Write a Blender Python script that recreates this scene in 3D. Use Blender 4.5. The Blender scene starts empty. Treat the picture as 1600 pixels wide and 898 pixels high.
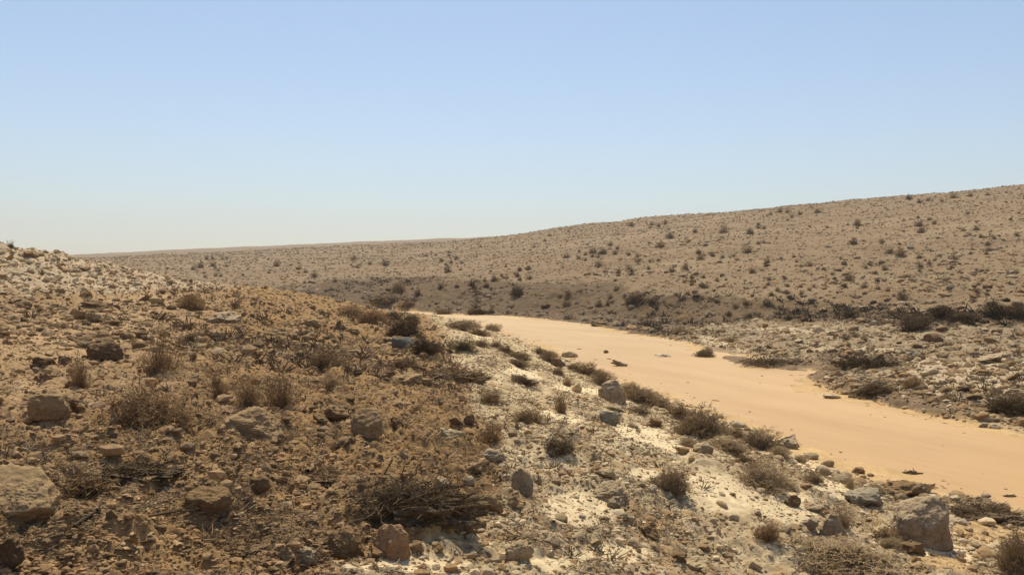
import bpy, bmesh, math, random
import numpy as np
from mathutils import Vector

R = math.radians
random.seed(7)
RNG = np.random.default_rng(11)
scene = bpy.context.scene
C = scene.collection

# ------------------------------------------------------------------ camera, world, sun, exposure
CH = 3.2                 # eye height above the stream (m)
F = 1386.0               # focal length in photo pixels (1600 wide)
VH = 440.0               # row of the level line in the photo
cam_data = bpy.data.cameras.new('camera')
cam = bpy.data.objects.new('camera', cam_data)
C.objects.link(cam)
cam.location = (0, 0, CH)
cam.rotation_euler = (R(90) - math.atan((449 - VH) / F), 0, 0)
cam_data.sensor_width = 36
cam_data.angle = 2 * math.atan(800 / F)
cam_data.clip_start = 0.05
cam_data.clip_end = 20000
scene.camera = cam

SUN_EL, SUN_AZ = 62, -6          # degrees; azimuth from +Y, negative = towards -X
world = bpy.data.worlds.new('World')
scene.world = world
world.use_nodes = True
wn = world.node_tree
for n in list(wn.nodes):
    wn.nodes.remove(n)
w_out = wn.nodes.new('ShaderNodeOutputWorld')
w_bg = wn.nodes.new('ShaderNodeBackground')
w_sky = wn.nodes.new('ShaderNodeTexSky')
w_sky.sky_type = 'NISHITA'
w_sky.sun_disc = False
w_sky.sun_elevation = R(SUN_EL)
w_sky.sun_rotation = R(SUN_AZ)
w_sky.altitude = 200
w_sky.air_density = 1.15
w_sky.dust_density = 0.8
w_sky.ozone_density = 3.0
w_bg.inputs['Strength'].default_value = 0.1
wn.links.new(w_sky.outputs[0], w_bg.inputs[0])
wn.links.new(w_bg.outputs[0], w_out.inputs[0])

sun_data = bpy.data.lights.new('sun', 'SUN')
sun_data.energy = 3.7
sun_data.angle = R(0.53)
sun_data.color = (1.0, 0.905, 0.69)
sun = bpy.data.objects.new('sun', sun_data)
C.objects.link(sun)
sd = Vector((math.sin(R(SUN_AZ)) * math.cos(R(SUN_EL)), math.cos(R(SUN_AZ)) * math.cos(R(SUN_EL)), math.sin(R(SUN_EL))))
sun.rotation_euler = (-sd).to_track_quat('-Z', 'Y').to_euler()
sun.location = (0, 0, 60)
sun['label'] = 'sun'

scene.view_settings.view_transform = 'Standard'
scene.view_settings.look = 'None'
scene.view_settings.exposure = 0.36
scene.view_settings.gamma = 1.0
scene.view_settings.use_curve_mapping = False

# ------------------------------------------------------------------ helpers: noise
def _h(ix, iy, iz, seed):
    h = (ix.astype(np.int64) * 374761393 + iy.astype(np.int64) * 668265263 + iz.astype(np.int64) * 2147483647 + seed * 1274126177) & 0xFFFFFFFF
    h = ((h ^ (h >> 13)) * 1274126177) & 0xFFFFFFFF
    return h ^ (h >> 16)

_GA = np.linspace(0, 2 * np.pi, 64, endpoint=False)
_GC, _GS = np.cos(_GA), np.sin(_GA)

def noise2(x, y, seed=0):
    x0 = np.floor(x); y0 = np.floor(y)
    fx = x - x0; fy = y - y0
    ix = x0.astype(np.int64); iy = y0.astype(np.int64)
    z = np.zeros_like(ix)
    ux = fx * fx * fx * (fx * (fx * 6 - 15) + 10); uy = fy * fy * fy * (fy * (fy * 6 - 15) + 10)
    def g(dx, dy):
        k = _h(ix + dx, iy + dy, z, seed) & 63
        return _GC[k] * (fx - dx) + _GS[k] * (fy - dy)
    a = g(0, 0); b = g(1, 0); c = g(0, 1); d = g(1, 1)
    return ((a * (1 - ux) + b * ux) * (1 - uy) + (c * (1 - ux) + d * ux) * uy) * 1.5

def noise3(p, seed=0):
    x0 = np.floor(p); f = p - x0; i = x0.astype(np.int64)
    u = f * f * (3 - 2 * f)
    out = 0
    for dx in (0, 1):
        for dy in (0, 1):
            for dz in (0, 1):
                v = (_h(i[:, 0] + dx, i[:, 1] + dy, i[:, 2] + dz, seed) & 0xFFFF) / 32767.5 - 1
                w = (u[:, 0] if dx else 1 - u[:, 0]) * (u[:, 1] if dy else 1 - u[:, 1]) * (u[:, 2] if dz else 1 - u[:, 2])
                out = out + v * w
    return out

def fbm2(x, y, seed=0, n=4):
    o = 0; a = 1.0; t = 0
    for k in range(n):
        o = o + a * noise2(x * 2 ** k + 17.3 * k, y * 2 ** k - 9.1 * k, seed + k); t += a; a *= 0.55
    return o / t * 1.4

def sstep(a, b, x):
    t = np.clip((x - a) / (b - a), 0, 1)
    return t * t * (3 - 2 * t)

def mesh_from(name, verts, quads=None, tris=None, smooth=True, col=None):
    me = bpy.data.meshes.new(name)
    nv = len(verts)
    me.vertices.add(nv)
    me.vertices.foreach_set('co', np.ascontiguousarray(verts, dtype=np.float32).ravel())
    loops, starts, totals = [], [], []
    pos = 0
    for arr, k in ((quads, 4), (tris, 3)):
        if arr is None or len(arr) == 0:
            continue
        arr = np.asarray(arr, dtype=np.int32)
        loops.append(arr.ravel())
        starts.append(pos + np.arange(len(arr), dtype=np.int32) * k)
        totals.append(np.full(len(arr), k, dtype=np.int32))
        pos += arr.size
    me.loops.add(pos)
    me.loops.foreach_set('vertex_index', np.concatenate(loops))
    st = np.concatenate(starts)
    me.polygons.add(len(st))
    me.polygons.foreach_set('loop_start', st)
    me.polygons.foreach_set('loop_total', np.concatenate(totals))
    me.polygons.foreach_set('use_smooth', np.full(len(st), smooth, dtype=bool))
    if col is not None:
        at = me.attributes.new('Col', 'FLOAT_COLOR', 'POINT')
        c4 = np.ones((nv, 4), dtype=np.float32)
        c4[:, :3] = col
        at.data.foreach_set('color', c4.ravel())
    me.update(calc_edges=True)
    return me

def obj(name, me, material=None, parent=None):
    o = bpy.data.objects.new(name, me)
    C.objects.link(o)
    if material is not None and me is not None and len(me.materials) == 0:
        me.materials.append(material)
    if parent is not None:
        o.parent = parent
    return o

def tag(o, label, cat, group=None, kind=None):
    o['label'] = label
    o['category'] = cat
    if group: o['group'] = group
    if kind: o['kind'] = kind
    return o

# ------------------------------------------------------------------ materials
def new_mat(name):
    m = bpy.data.materials.new(name)
    m.use_nodes = True
    nt = m.node_tree
    b = nt.nodes['Principled BSDF']
    b.inputs['Roughness'].default_value = 0.95
    b.inputs['Specular IOR Level'].default_value = 0.15
    return m, nt, b

def n_noise(nt, scale, detail=6, rough=0.6, coord='Object', stretch=None):
    tc = nt.nodes.new('ShaderNodeTexCoord')
    n = nt.nodes.new('ShaderNodeTexNoise')
    n.inputs['Scale'].default_value = scale
    n.inputs['Detail'].default_value = detail
    n.inputs['Roughness'].default_value = rough
    src = tc.outputs[coord]
    if stretch:
        mp = nt.nodes.new('ShaderNodeMapping')
        mp.inputs['Rotation'].default_value = stretch[0]
        nt.links.new(src, mp.inputs[0]); src = mp.outputs[0]
        mp = nt.nodes.new('ShaderNodeMapping')
        mp.inputs['Scale'].default_value = stretch[1]
        nt.links.new(src, mp.inputs[0]); src = mp.outputs[0]
    nt.links.new(src, n.inputs['Vector'])
    return n

def n_ramp(nt, src, stops):
    r = nt.nodes.new('ShaderNodeValToRGB')
    e = r.color_ramp.elements
    while len(e) < len(stops):
        e.new(0.5)
    for k, (p, c) in enumerate(stops):
        e[k].position = p
        e[k].color = (*c, 1) if len(c) == 3 else c
    nt.links.new(src, r.inputs[0])
    return r

def n_mix(nt, mode, fac, a, b):
    m = nt.nodes.new('ShaderNodeMix')
    m.data_type = 'RGBA'; m.blend_type = mode
    if hasattr(fac, 'links'): nt.links.new(fac, m.inputs[0])
    else: m.inputs[0].default_value = fac
    for s, k in ((a, 6), (b, 7)):
        if hasattr(s, 'links'): nt.links.new(s, m.inputs[k])
        else: m.inputs[k].default_value = (*s, 1)
    return m.outputs[2]

def n_bump(nt, b, src, strength, dist, prev=None):
    bp = nt.nodes.new('ShaderNodeBump')
    bp.inputs['Strength'].default_value = strength
    bp.inputs['Distance'].default_value = dist
    nt.links.new(src, bp.inputs['Height'])
    if prev is not None: nt.links.new(prev, bp.inputs['Normal'])
    nt.links.new(bp.outputs[0], b.inputs['Normal'])
    return bp.outputs[0]

def mat_vertex(name, lo, hi, bump=0.5):
    m, nt, b = new_mat(name)
    a = nt.nodes.new('ShaderNodeAttribute'); a.attribute_name = 'Col'
    n1 = n_noise(nt, 9.0, 8, 0.7)
    r1 = n_ramp(nt, n1.outputs['Fac'], [(0.3, (lo,) * 3), (0.7, (hi,) * 3)])
    c = n_mix(nt, 'MULTIPLY', 1.0, a.outputs['Color'], r1.outputs[0])
    nt.links.new(c, b.inputs['Base Color'])
    n2 = n_noise(nt, 28.0, 8, 0.7)
    n_bump(nt, b, n2.outputs['Fac'], bump, 0.03)
    return m

M_ground = mat_vertex('desert_ground', 0.78, 1.2, 0.6)
M_gravel = mat_vertex('gravel_stone', 0.8, 1.18, 0.4)

def warm(c): return (c[0] * 1.02, c[1] * 0.96, c[2] * 0.83)
def mat_rock(name, base, dust, speck):
    base, dust, speck = warm(base), warm(dust), warm(speck)
    m, nt, b = new_mat(name)
    n1 = n_noise(nt, 3.5, 9, 0.68)
    r1 = n_ramp(nt, n1.outputs['Fac'], [(0.3, tuple(x * 0.62 for x in base)), (0.5, base), (0.72, speck)])
    n3 = n_noise(nt, 16, 6, 0.7)
    r3 = n_ramp(nt, n3.outputs['Fac'], [(0.32, (0.7,) * 3), (0.62, (1.12,) * 3)])
    c = n_mix(nt, 'MULTIPLY', 1.0, r1.outputs[0], r3.outputs[0])
    g = nt.nodes.new('ShaderNodeNewGeometry')
    sx = nt.nodes.new('ShaderNodeSeparateXYZ')
    nt.links.new(g.outputs['Normal'], sx.inputs[0])
    n4 = n_noise(nt, 5, 5, 0.6)
    ad = nt.nodes.new('ShaderNodeMath'); ad.operation = 'MULTIPLY_ADD'
    nt.links.new(n4.outputs['Fac'], ad.inputs[0]); ad.inputs[1].default_value = 0.7
    nt.links.new(sx.outputs['Z'], ad.inputs[2])
    rr = n_ramp(nt, ad.outputs[0], [(0.72, (0, 0, 0)), (1.12, (0.85,) * 3)])
    c = n_mix(nt, 'MIX', rr.outputs[0], c, dust)
    nt.links.new(c, b.inputs['Base Color'])
    bp = n_bump(nt, b, n_noise(nt, 7, 12, 0.75).outputs['Fac'], 0.6, 0.05)
    bp = n_bump(nt, b, n_noise(nt, 34, 6, 0.7).outputs['Fac'], 0.45, 0.012, bp)
    v = nt.nodes.new('ShaderNodeTexVoronoi'); v.feature = 'DISTANCE_TO_EDGE'; v.inputs['Scale'].default_value = 5
    tc = nt.nodes.new('ShaderNodeTexCoord'); nt.links.new(tc.outputs['Object'], v.inputs['Vector'])
    rv = n_ramp(nt, v.outputs['Distance'], [(0.0, (0, 0, 0)), (0.03, (1, 1, 1))])
    n_bump(nt, b, rv.outputs[0], 0.25, 0.03, bp)
    return m

DUST = (0.40, 0.275, 0.16)
ROCKM = {
    'brown': mat_rock('brown_rock', (0.20, 0.13, 0.078), (0.34, 0.225, 0.125), (0.28, 0.195, 0.12)),
    'dark': mat_rock('dark_rock', (0.145, 0.10, 0.064), (0.27, 0.18, 0.10), (0.2, 0.145, 0.095)),
    'tan': mat_rock('tan_rock', (0.31, 0.215, 0.125), (0.40, 0.275, 0.16), (0.40, 0.285, 0.175)),
    'mud': mat_rock('mud_coated_rock', (0.225, 0.15, 0.085), (0.30, 0.2, 0.11), (0.28, 0.19, 0.11)),
    'sand': mat_rock('sand_coated_rock', (0.40, 0.275, 0.16), (0.47, 0.335, 0.195), (0.45, 0.325, 0.20)),
    'grey': mat_rock('grey_rock', (0.33, 0.258, 0.185), (0.50, 0.39, 0.265), (0.45, 0.36, 0.26)),
    'pale': mat_rock('pale_rock', (0.47, 0.36, 0.235), (0.56, 0.435, 0.28), (0.58, 0.465, 0.32)),
    'pink': mat_rock('pink_rock', (0.36, 0.22, 0.13), (0.42, 0.275, 0.16), (0.42, 0.275, 0.17)),
    'blue': mat_rock('blue_grey_rock', (0.265, 0.24, 0.195), (0.42, 0.36, 0.27), (0.40, 0.375, 0.31)),
    'white': mat_rock('white_rock', (0.58, 0.485, 0.36), (0.62, 0.51, 0.375), (0.70, 0.60, 0.47)),
}

def mat_twig(name, a, bcol):
    a, bcol = warm(a), warm(bcol)
    m, nt, b = new_mat(name)
    oi = nt.nodes.new('ShaderNodeObjectInfo')
    n = n_noise(nt, 6, 4, 0.6)
    r = n_ramp(nt, n.outputs['Fac'], [(0.3, a), (0.7, bcol)])
    r2 = n_ramp(nt, oi.outputs['Random'], [(0.0, (0.82,) * 3), (1.0, (1.15,) * 3)])
    nt.links.new(n_mix(nt, 'MULTIPLY', 1.0, r.outputs[0], r2.outputs[0]), b.inputs['Base Color'])
    return m

TW = {
    'brown': (mat_twig('brown_bark', (0.16, 0.108, 0.064), (0.26, 0.182, 0.11)), mat_twig('brown_twig', (0.22, 0.145, 0.08), (0.36, 0.245, 0.14))),
    'grey': (mat_twig('grey_bark', (0.18, 0.132, 0.084), (0.31, 0.235, 0.15)), mat_twig('grey_twig', (0.235, 0.17, 0.105), (0.38, 0.28, 0.175))),
    'dark': (mat_twig('dark_bark', (0.09, 0.064, 0.04), (0.15, 0.11, 0.07)), mat_twig('dark_twig', (0.11, 0.078, 0.048), (0.20, 0.14, 0.085))),
    'straw': (mat_twig('straw_bark', (0.17, 0.12, 0.07), (0.26, 0.19, 0.115)), mat_twig('straw_twig', (0.19, 0.135, 0.08), (0.31, 0.23, 0.14))),
    'pale': (mat_twig('pale_bark', (0.28, 0.215, 0.145), (0.40, 0.31, 0.21)), mat_twig('pale_twig', (0.34, 0.255, 0.16), (0.48, 0.37, 0.24))),
    'green': (mat_twig('green_bark', (0.10, 0.08, 0.048), (0.16, 0.125, 0.075)), mat_twig('green_twig', (0.125, 0.10, 0.055), (0.22, 0.17, 0.092))),
}

# ------------------------------------------------------------------ terrain: control points -> height field
def P(px, v, d): return ((px - 800) / F, math.log(d), CH - (v - VH) * d / F)
def W(u, d, z): return (u, math.log(d), z)

NEAR_EDGE = [(585, 486.6), (640, 490.5), (690, 494.5), (740, 506), (790, 523), (850, 548), (920, 581), (1000, 612), (1090, 643), (1150, 666),
             (1230, 700), (1300, 733), (1400, 757), (1470, 777), (1540, 793), (1600, 808), (1700, 850), (1900, 940)]
FAR_EDGE = [(1900, 760), (1700, 705), (1600, 674), (1540, 663), (1490, 655), (1420, 640), (1340, 622), (1290, 609), (1268, 596), (1275, 585),
            (1280, 578), (1200, 563), (1150, 553), (1080, 537), (1000, 522), (930, 508), (860, 499), (790, 493), (730, 492), (690, 489), (640, 486), (585, 485)]
def dz0(v): return CH * F / (v - VH)

ctrl = [P(0, 898, 4.2), P(400, 898, 4.8), P(800, 898, 5.8), P(1200, 898, 8.0), P(1600, 898, 9.3), P(-600, 898, 4.0), P(2200, 898, 9.4),
        P(0, 760, 6.0), P(0, 640, 8.6), P(0, 560, 13), P(0, 500, 19), P(0, 456, 26), P(0, 420, 29.5), P(0, 388, 33),
        P(400, 760, 6.8), P(400, 640, 10.2), P(400, 560, 16), P(400, 500, 26), P(400, 470, 36), P(400, 453, 50),
        P(600, 760, 7.2), P(600, 640, 11.5), P(600, 560, 19.5), P(600, 534, 25), P(600, 503, 38), P(580, 487, 52), P(500, 470, 44), P(500, 500, 32),
        P(800, 760, 8.0), P(800, 640, 13.5), P(760, 560, 22), P(720, 522, 33), P(1000, 760, 9.3), P(1000, 690, 12.2), P(880, 605, 21),
        P(1200, 760, 10.5), P(1200, 820, 9.2), P(1400, 820, 10.3), P(1400, 775, 12.2),
        P(100, 401, 35), P(200, 424, 40), P(300, 442, 45), P(150, 458, 28), P(330, 456, 42), P(-400, 400, 30), P(-400, 560, 12),
        W(-0.58, 40, 3.9), W(-0.58, 52, 2.6), W(-0.50, 42, 3.4), W(-0.50, 55, 2.2), W(-0.43, 48, 2.9), W(-0.43, 60, 1.9), W(-0.36, 54, 2.4), W(-0.36, 66, 1.4), W(-0.29, 78, 1.0), W(-0.22, 75, 0.7), W(-0.9, 60, 3.2),
        P(700, 487, 94), P(700, 480, 98), P(700, 465, 100), P(700, 446, 103), P(700, 440, 116), P(500, 455, 118), P(500, 446, 121), P(500, 441, 136), W(-0.216, 108, 1.2),
        P(300, 447, 128), P(300, 438, 140), W(-0.36, 100, 1.5), P(100, 438, 140), P(-400, 440, 130),
        P(1000, 496, 73), P(1000, 470, 76), P(1000, 453, 79), P(1000, 442, 90), P(850, 490, 86), P(850, 470, 88), P(850, 451, 91), P(850, 441, 103),
        P(1150, 497, 63), P(1150, 480, 65), P(1150, 461, 68), P(1150, 447, 79),
        P(1300, 540, 38), P(1300, 500, 55), P(1300, 488, 57), P(1300, 473, 59.5), P(1300, 452, 69),
        P(1600, 600, 24), P(1600, 545, 33), P(1600, 503, 44), P(1600, 490, 45.5), P(1600, 473, 48.5), P(1600, 440, 62), P(2200, 600, 22), P(2200, 503, 36), P(2200, 440, 50),
        P(2200, 230, 170), P(1600, 400, 90), P(1600, 350, 130), P(1600, 291, 200), W(0.577, 330, 26), W(1.0, 330, 40),
        P(1300, 400, 105), P(1300, 360, 155), P(1300, 317, 230), W(0.36, 400, 27),
        P(1000, 400, 125), P(1000, 370, 180), P(1000, 345, 260), W(0.144, 430, 23), P(900, 352.5, 292), P(1150, 331, 245), P(1450, 302, 214), P(850, 359, 310),
        P(800, 410, 160), P(800, 386, 240), P(800, 369, 330), W(0.0, 560, 23),
        P(600, 410, 190), P(600, 391, 300), P(600, 382, 420), W(-0.144, 570, 22),
        P(300, 415, 200), P(300, 401, 330), P(300, 396, 430), W(-0.36, 560, 19), P(120, 412, 230), P(120, 404, 430), W(-0.49, 560, 16), P(-400, 425, 250), P(-400, 415, 500),
        P(780, 370.5, 900), P(600, 377, 900), P(300, 389.5, 900), P(120, 398, 900), P(-400, 410, 900), P(780, 378, 1300), P(600, 385, 1300), P(300, 397, 1300), P(120, 406, 1300), P(950, 372, 1200), P(1300, 360, 900), P(2200, 340, 900),
        W(-0.6, 2600, 10), W(-0.2, 2600, 30), W(0.2, 2600, 50), W(0.8, 2600, 60), W(-0.9, 1.0, 1.75), W(0.0, 1.0, 1.65), W(0.9, 1.0, 1.3), W(0.2, 3, 1.6)]
for (px, v) in NEAR_EDGE[1:]: ctrl.append(P(px, v, dz0(v)))
for (px, v) in FAR_EDGE[:-2:2]: ctrl.append(P(px, v, dz0(v)))
ctrl = np.array(ctrl)
US = 1.5
def tps_fit(pts):
    n = len(pts)
    xy = pts[:, :2] * [US, 1]
    d2 = ((xy[:, None] - xy[None]) ** 2).sum(2)
    K = 0.5 * d2 * np.log(d2 + 1e-12) + np.eye(n) * 2e-4
    Pm = np.c_[np.ones(n), xy]
    A = np.block([[K, Pm], [Pm.T, np.zeros((3, 3))]])
    return xy, np.linalg.solve(A, np.r_[pts[:, 2] / np.exp(pts[:, 1]), np.zeros(3)])
_txy, _tw = tps_fit(ctrl)                       # fitted on z/d, well scaled at every distance
def tps(u, s):
    q = np.stack([u * US, s], -1).reshape(-1, 2)
    out = np.empty(len(q))
    for a in range(0, len(q), 20000):
        b = q[a:a + 20000]
        d2 = ((b[:, None] - _txy[None]) ** 2).sum(2)
        out[a:a + 20000] = (0.5 * d2 * np.log(d2 + 1e-12)) @ _tw[:-3] + _tw[-3] + b @ _tw[-2:]
    return out.reshape(np.shape(u)) * np.exp(s)

# grid in (u = x/y, s = log y)
QUALITY = 1.2
u_in = np.linspace(-0.72, 0.72, int(820 * QUALITY))
u_out = 0.72 + np.cumsum(np.linspace(0.004, 0.06, 50))
U = np.concatenate([-u_out[::-1], u_in, u_out])
S = np.concatenate([np.linspace(0, math.log(3.4), 60, endpoint=False),
                    np.linspace(math.log(3.4), math.log(130), int(1150 * QUALITY), endpoint=False),
                    np.linspace(math.log(130), math.log(950), int(520 * QUALITY), endpoint=False),
                    np.linspace(math.log(950), math.log(2600), 25)])
nu, ns = len(U), len(S)
uc = np.linspace(U[0], U[-1], 200); sc_ = np.linspace(0, S[-1], 260)
Uc, Sc = np.meshgrid(uc, sc_)
Zc = tps(Uc, Sc)
def bil(grid, xs, ys, x, y):
    fx = np.interp(x, xs, np.arange(len(xs))); fy = np.interp(y, ys, np.arange(len(ys)))
    i = np.minimum(fx.astype(int), len(xs) - 2); j = np.minimum(fy.astype(int), len(ys) - 2)
    a = fx - i; b = fy - j
    return (grid[j, i] * (1 - a) + grid[j, i + 1] * a) * (1 - b) + (grid[j + 1, i] * (1 - a) + grid[j + 1, i + 1] * a) * b

UU, SS = np.meshgrid(U, S)
YY = np.exp(SS); XX = UU * YY
Zb = bil(Zc, uc, sc_, UU, SS)

# stream outline on the plane z = 0, in (u, s)
poly = np.array([((px - 800) / F, math.log(dz0(v))) for px, v in NEAR_EDGE + FAR_EDGE])
def stream_sd(u, s):
    q = np.stack([u, s], -1).reshape(-1, 2)
    dmin = np.full(len(q), 1e9); inside = np.zeros(len(q), bool)
    for k in range(len(poly)):
        a = poly[k]; b = poly[(k + 1) % len(poly)]
        ab = b - a; t = np.clip(((q - a) @ ab) / (ab @ ab), 0, 1)
        dmin = np.minimum(dmin, ((q - a - t[:, None] * ab) ** 2).sum(1))
        c = (a[1] > q[:, 1]) != (b[1] > q[:, 1])
        if c.any():
            xi = a[0] + (q[:, 1] - a[1]) / (b[1] - a[1] + 1e-12) * ab[0]
            inside ^= c & (q[:, 0] < xi)
    d = np.sqrt(dmin) * np.exp(q[:, 1])
    return np.where(inside, -d, d).reshape(np.shape(u))
SD = stream_sd(UU, SS)
SDn = SD + (0.30 * noise2(XX / 1.3, YY / 1.3, 5) + 0.16 * noise2(XX / 0.4, YY / 0.4, 6)) * np.clip(YY / 20, 0.5, 1.6) + 0.5 * noise2(XX / 5, YY / 5, 7) * sstep(18, 40, YY)      # ragged edge

PX = 800 + F * UU
PV = VH + F * (CH - Zb) / YY                   # row of the smooth ground
WX = 14 * fbm2(XX / np.maximum(YY, 1) * 40, SS * 22, 31)       # wobble for zone borders
WY = 9 * fbm2(XX / np.maximum(YY, 1) * 40, SS * 22, 47)

def pl(xs, pts):
    pts = np.array(pts, float)
    return np.interp(xs, pts[:, 0], pts[:, 1])

def zone_fields(px, v, d):
    """weights of the kinds of ground (on the near side of the stream / beyond it)"""
    far = (d > pl(px, [(-400, 58), (300, 60), (400, 62), (500, 58), (600, 60)])) & (px < 600)
    far = far | ((px >= 585) & (v < pl(px, [(585, 487), (690, 495), (790, 510), (1000, 565), (1290, 660), (1600, 740), (2200, 900)])))
    near = ~far
    z = {}
    bx = pl(v, [(430, 640), (480, 665), (520, 690), (560, 705), (600, 725), (640, 742), (700, 772), (750, 795), (800, 775), (850, 712), (872, 590), (886, 505), (930, 430)])
    mud_side = near * sstep(14, -14, px - bx)
    z['pale'] = near * (1 - mud_side / np.maximum(near, 1))
    mound = near * sstep(6, -6, v - pl(px, [(-400, 458), (0, 456), (150, 456), (330, 452), (420, 440)]))
    z['mound'] = mud_side * mound
    tan = sstep(0.25, 0.75, sstep(700, 590, v) * sstep(430, 170, px) + 0.3 * sstep(540, 480, v) * sstep(620, 300, px) + 0.5 * sstep(180, 60, px) * sstep(800, 740, v))
    z['tan'] = mud_side * (1 - mound) * tan
    z['mud'] = mud_side * (1 - mound) * (1 - tan)
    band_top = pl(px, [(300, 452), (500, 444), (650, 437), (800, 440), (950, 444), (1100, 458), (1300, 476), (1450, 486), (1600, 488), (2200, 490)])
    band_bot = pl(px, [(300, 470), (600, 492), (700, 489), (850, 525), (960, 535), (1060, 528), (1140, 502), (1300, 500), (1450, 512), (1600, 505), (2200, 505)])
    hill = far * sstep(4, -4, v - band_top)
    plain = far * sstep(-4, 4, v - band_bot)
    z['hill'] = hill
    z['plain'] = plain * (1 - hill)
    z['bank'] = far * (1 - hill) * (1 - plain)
    return z

def ellipses(px, v, lst):
    o = 0
    for (cx, cy, w, h, rot) in lst:
        c, s = math.cos(R(rot)), math.sin(R(rot))
        dx, dy = px - cx, v - cy
        o = np.maximum(o, 1.25 - ((c * dx + s * dy) / (w / 2)) ** 2 - ((-s * dx + c * dy) / (h / 2)) ** 2)
    return o

CREAM = [(860, 652, 110, 26, 6), (1020, 688, 150, 30, 17), (905, 797, 130, 62, 4), (1120, 770, 150, 60, 15), (960, 868, 130, 34, -4), (870, 886, 120, 30, 0), (640, 888, 190, 32, -2),
         (740, 520, 60, 14, 20), (820, 585, 60, 18, 15), (1225, 790, 130, 60, 12), (905, 610, 90, 16, 8), (1010, 742, 60, 20, 10), (1480, 870, 110, 46, 5), (760, 500, 60, 8, 12), (1260, 725, 90, 24, 15), (1300, 760, 90, 30, 15)]
WETSAND = [(1545, 838, 130, 56, 10), (1360, 752, 90, 26, 12), (1480, 880, 90, 30, 5)]
SANDY = [(70, 540, 260, 70, 0), (150, 505, 240, 44, -4), (240, 470, 200, 18, 0), (330, 540, 200, 40, 0), (30, 610, 120, 40, 0), (500, 530, 120, 30, 0)]
PLAINPALE = [(1500, 590, 260, 50, 3), (1445, 577, 90, 26, 0), (1590, 575, 120, 24, 0), (1420, 618, 200, 26, 6), (1240, 515, 160, 10, 0), (1330, 548, 160, 14, 0), (1580, 655, 90, 20, 5), (1240, 572, 120, 12, 10), (1130, 542, 90, 8, 12)]
MUDBAR = [(1300, 596, 80, 22, 15), (1350, 620, 120, 18, 14), (1430, 637, 110, 16, 12), (1500, 652, 90, 14, 8), (1350, 566, 150, 30, 5), (745, 489, 50, 10, 0), (960, 509, 90, 8, 8)]

COLS = {k: np.array(c) for k, c in dict(
    pale=(0.50, 0.37, 0.21), mound=(0.47, 0.345, 0.215), tan=(0.355, 0.226, 0.112), mud=(0.345, 0.205, 0.087),
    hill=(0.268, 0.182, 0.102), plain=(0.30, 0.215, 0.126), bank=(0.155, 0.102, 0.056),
    cream=(0.75, 0.58, 0.345), wet=(0.54, 0.352, 0.165), sandy=(0.425, 0.275, 0.14), plainpale=(0.51, 0.39, 0.24), bar=(0.15, 0.10, 0.058)).items()}

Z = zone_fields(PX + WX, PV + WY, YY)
n_m = fbm2(XX / 0.9, YY / 0.9, 61, 5)
n_f = fbm2(XX / 0.16, YY / 0.16, 71, 4) * sstep(60, 15, YY)
n_l = fbm2(XX / 14, YY / 14, 81, 4)
hb = fbm2(XX / 45, YY / 9 + XX / 90, 91, 4)
def zcolor(Z, px, v, nm, nf, nl):
    col = 0; tot = 1e-6
    for k, w in Z.items():
        col = col + w[..., None] * COLS[k]; tot = tot + w
    col = col / tot[..., None]
    br = nm * 0.7 + nf * 0.6
    def mix(col, c, w): return col * (1 - w[..., None]) + COLS[c] * w[..., None]
    near_pale = Z['pale'] / tot
    # brown flood litter blotches over the pale gravel
    col = mix(col, 'mud', near_pale * 0.7 * sstep(0.0, 0.45, br))
    e = ellipses(px, v, CREAM)
    col = mix(col, 'cream', (1 - Z['hill']) * (1 - Z['bank']) * sstep(0.0, 0.5, e - 0.05 - 0.65 * np.maximum(br, -0.2)) * sstep(0.0, 0.3, e))
    col = mix(col, 'cream', near_pale * 0.9 * sstep(0.02, 0.4, -br))
    e = ellipses(px, v, WETSAND)
    col = mix(col, 'wet', sstep(0.1, 0.5, e - 0.5 * np.maximum(br, 0)) * near_pale)
    e = ellipses(px, v, SANDY)
    col = mix(col, 'sandy', sstep(0.0, 0.9, e - 0.6 * br) * Z['tan'] / tot)
    e = ellipses(px, v, PLAINPALE)
    col = mix(col, 'plainpale', sstep(-0.1, 0.7, e - 0.9 * br) * Z['plain'] / tot)
    col = mix(col, 'plainpale', 0.6 * sstep(0.1, 0.5, -br) * Z['plain'] / tot)
    e = ellipses(px, v, MUDBAR)
    col = mix(col, 'bar', 0.85 * sstep(0.0, 0.5, e + 0.5 * br) * (Z['plain'] + Z['bank']) / tot)
    col = mix(col, 'bar', 0.22 * sstep(0.05, 0.55, br) * (Z['tan'] + Z['mud'] + Z['mound'] * 0.3) / tot)
    col = mix(col, 'sandy', 0.45 * sstep(0.05, 0.5, -br + 0.3 * nl) * (Z['tan'] + Z['mud']) / tot)
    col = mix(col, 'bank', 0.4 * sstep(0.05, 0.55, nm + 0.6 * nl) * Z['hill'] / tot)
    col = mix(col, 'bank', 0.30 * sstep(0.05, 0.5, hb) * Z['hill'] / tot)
    col = mix(col, 'plainpale', 0.16 * sstep(0.1, 0.5, -hb) * Z['hill'] / tot)
    return col * np.clip(1 + 0.16 * nl + 0.16 * nm + 0.22 * nf, 0.55, 1.5)[..., None]
COL = zcolor(Z, PX + 0.4 * WX, PV + 0.4 * WY, n_m, n_f, n_l)

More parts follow.
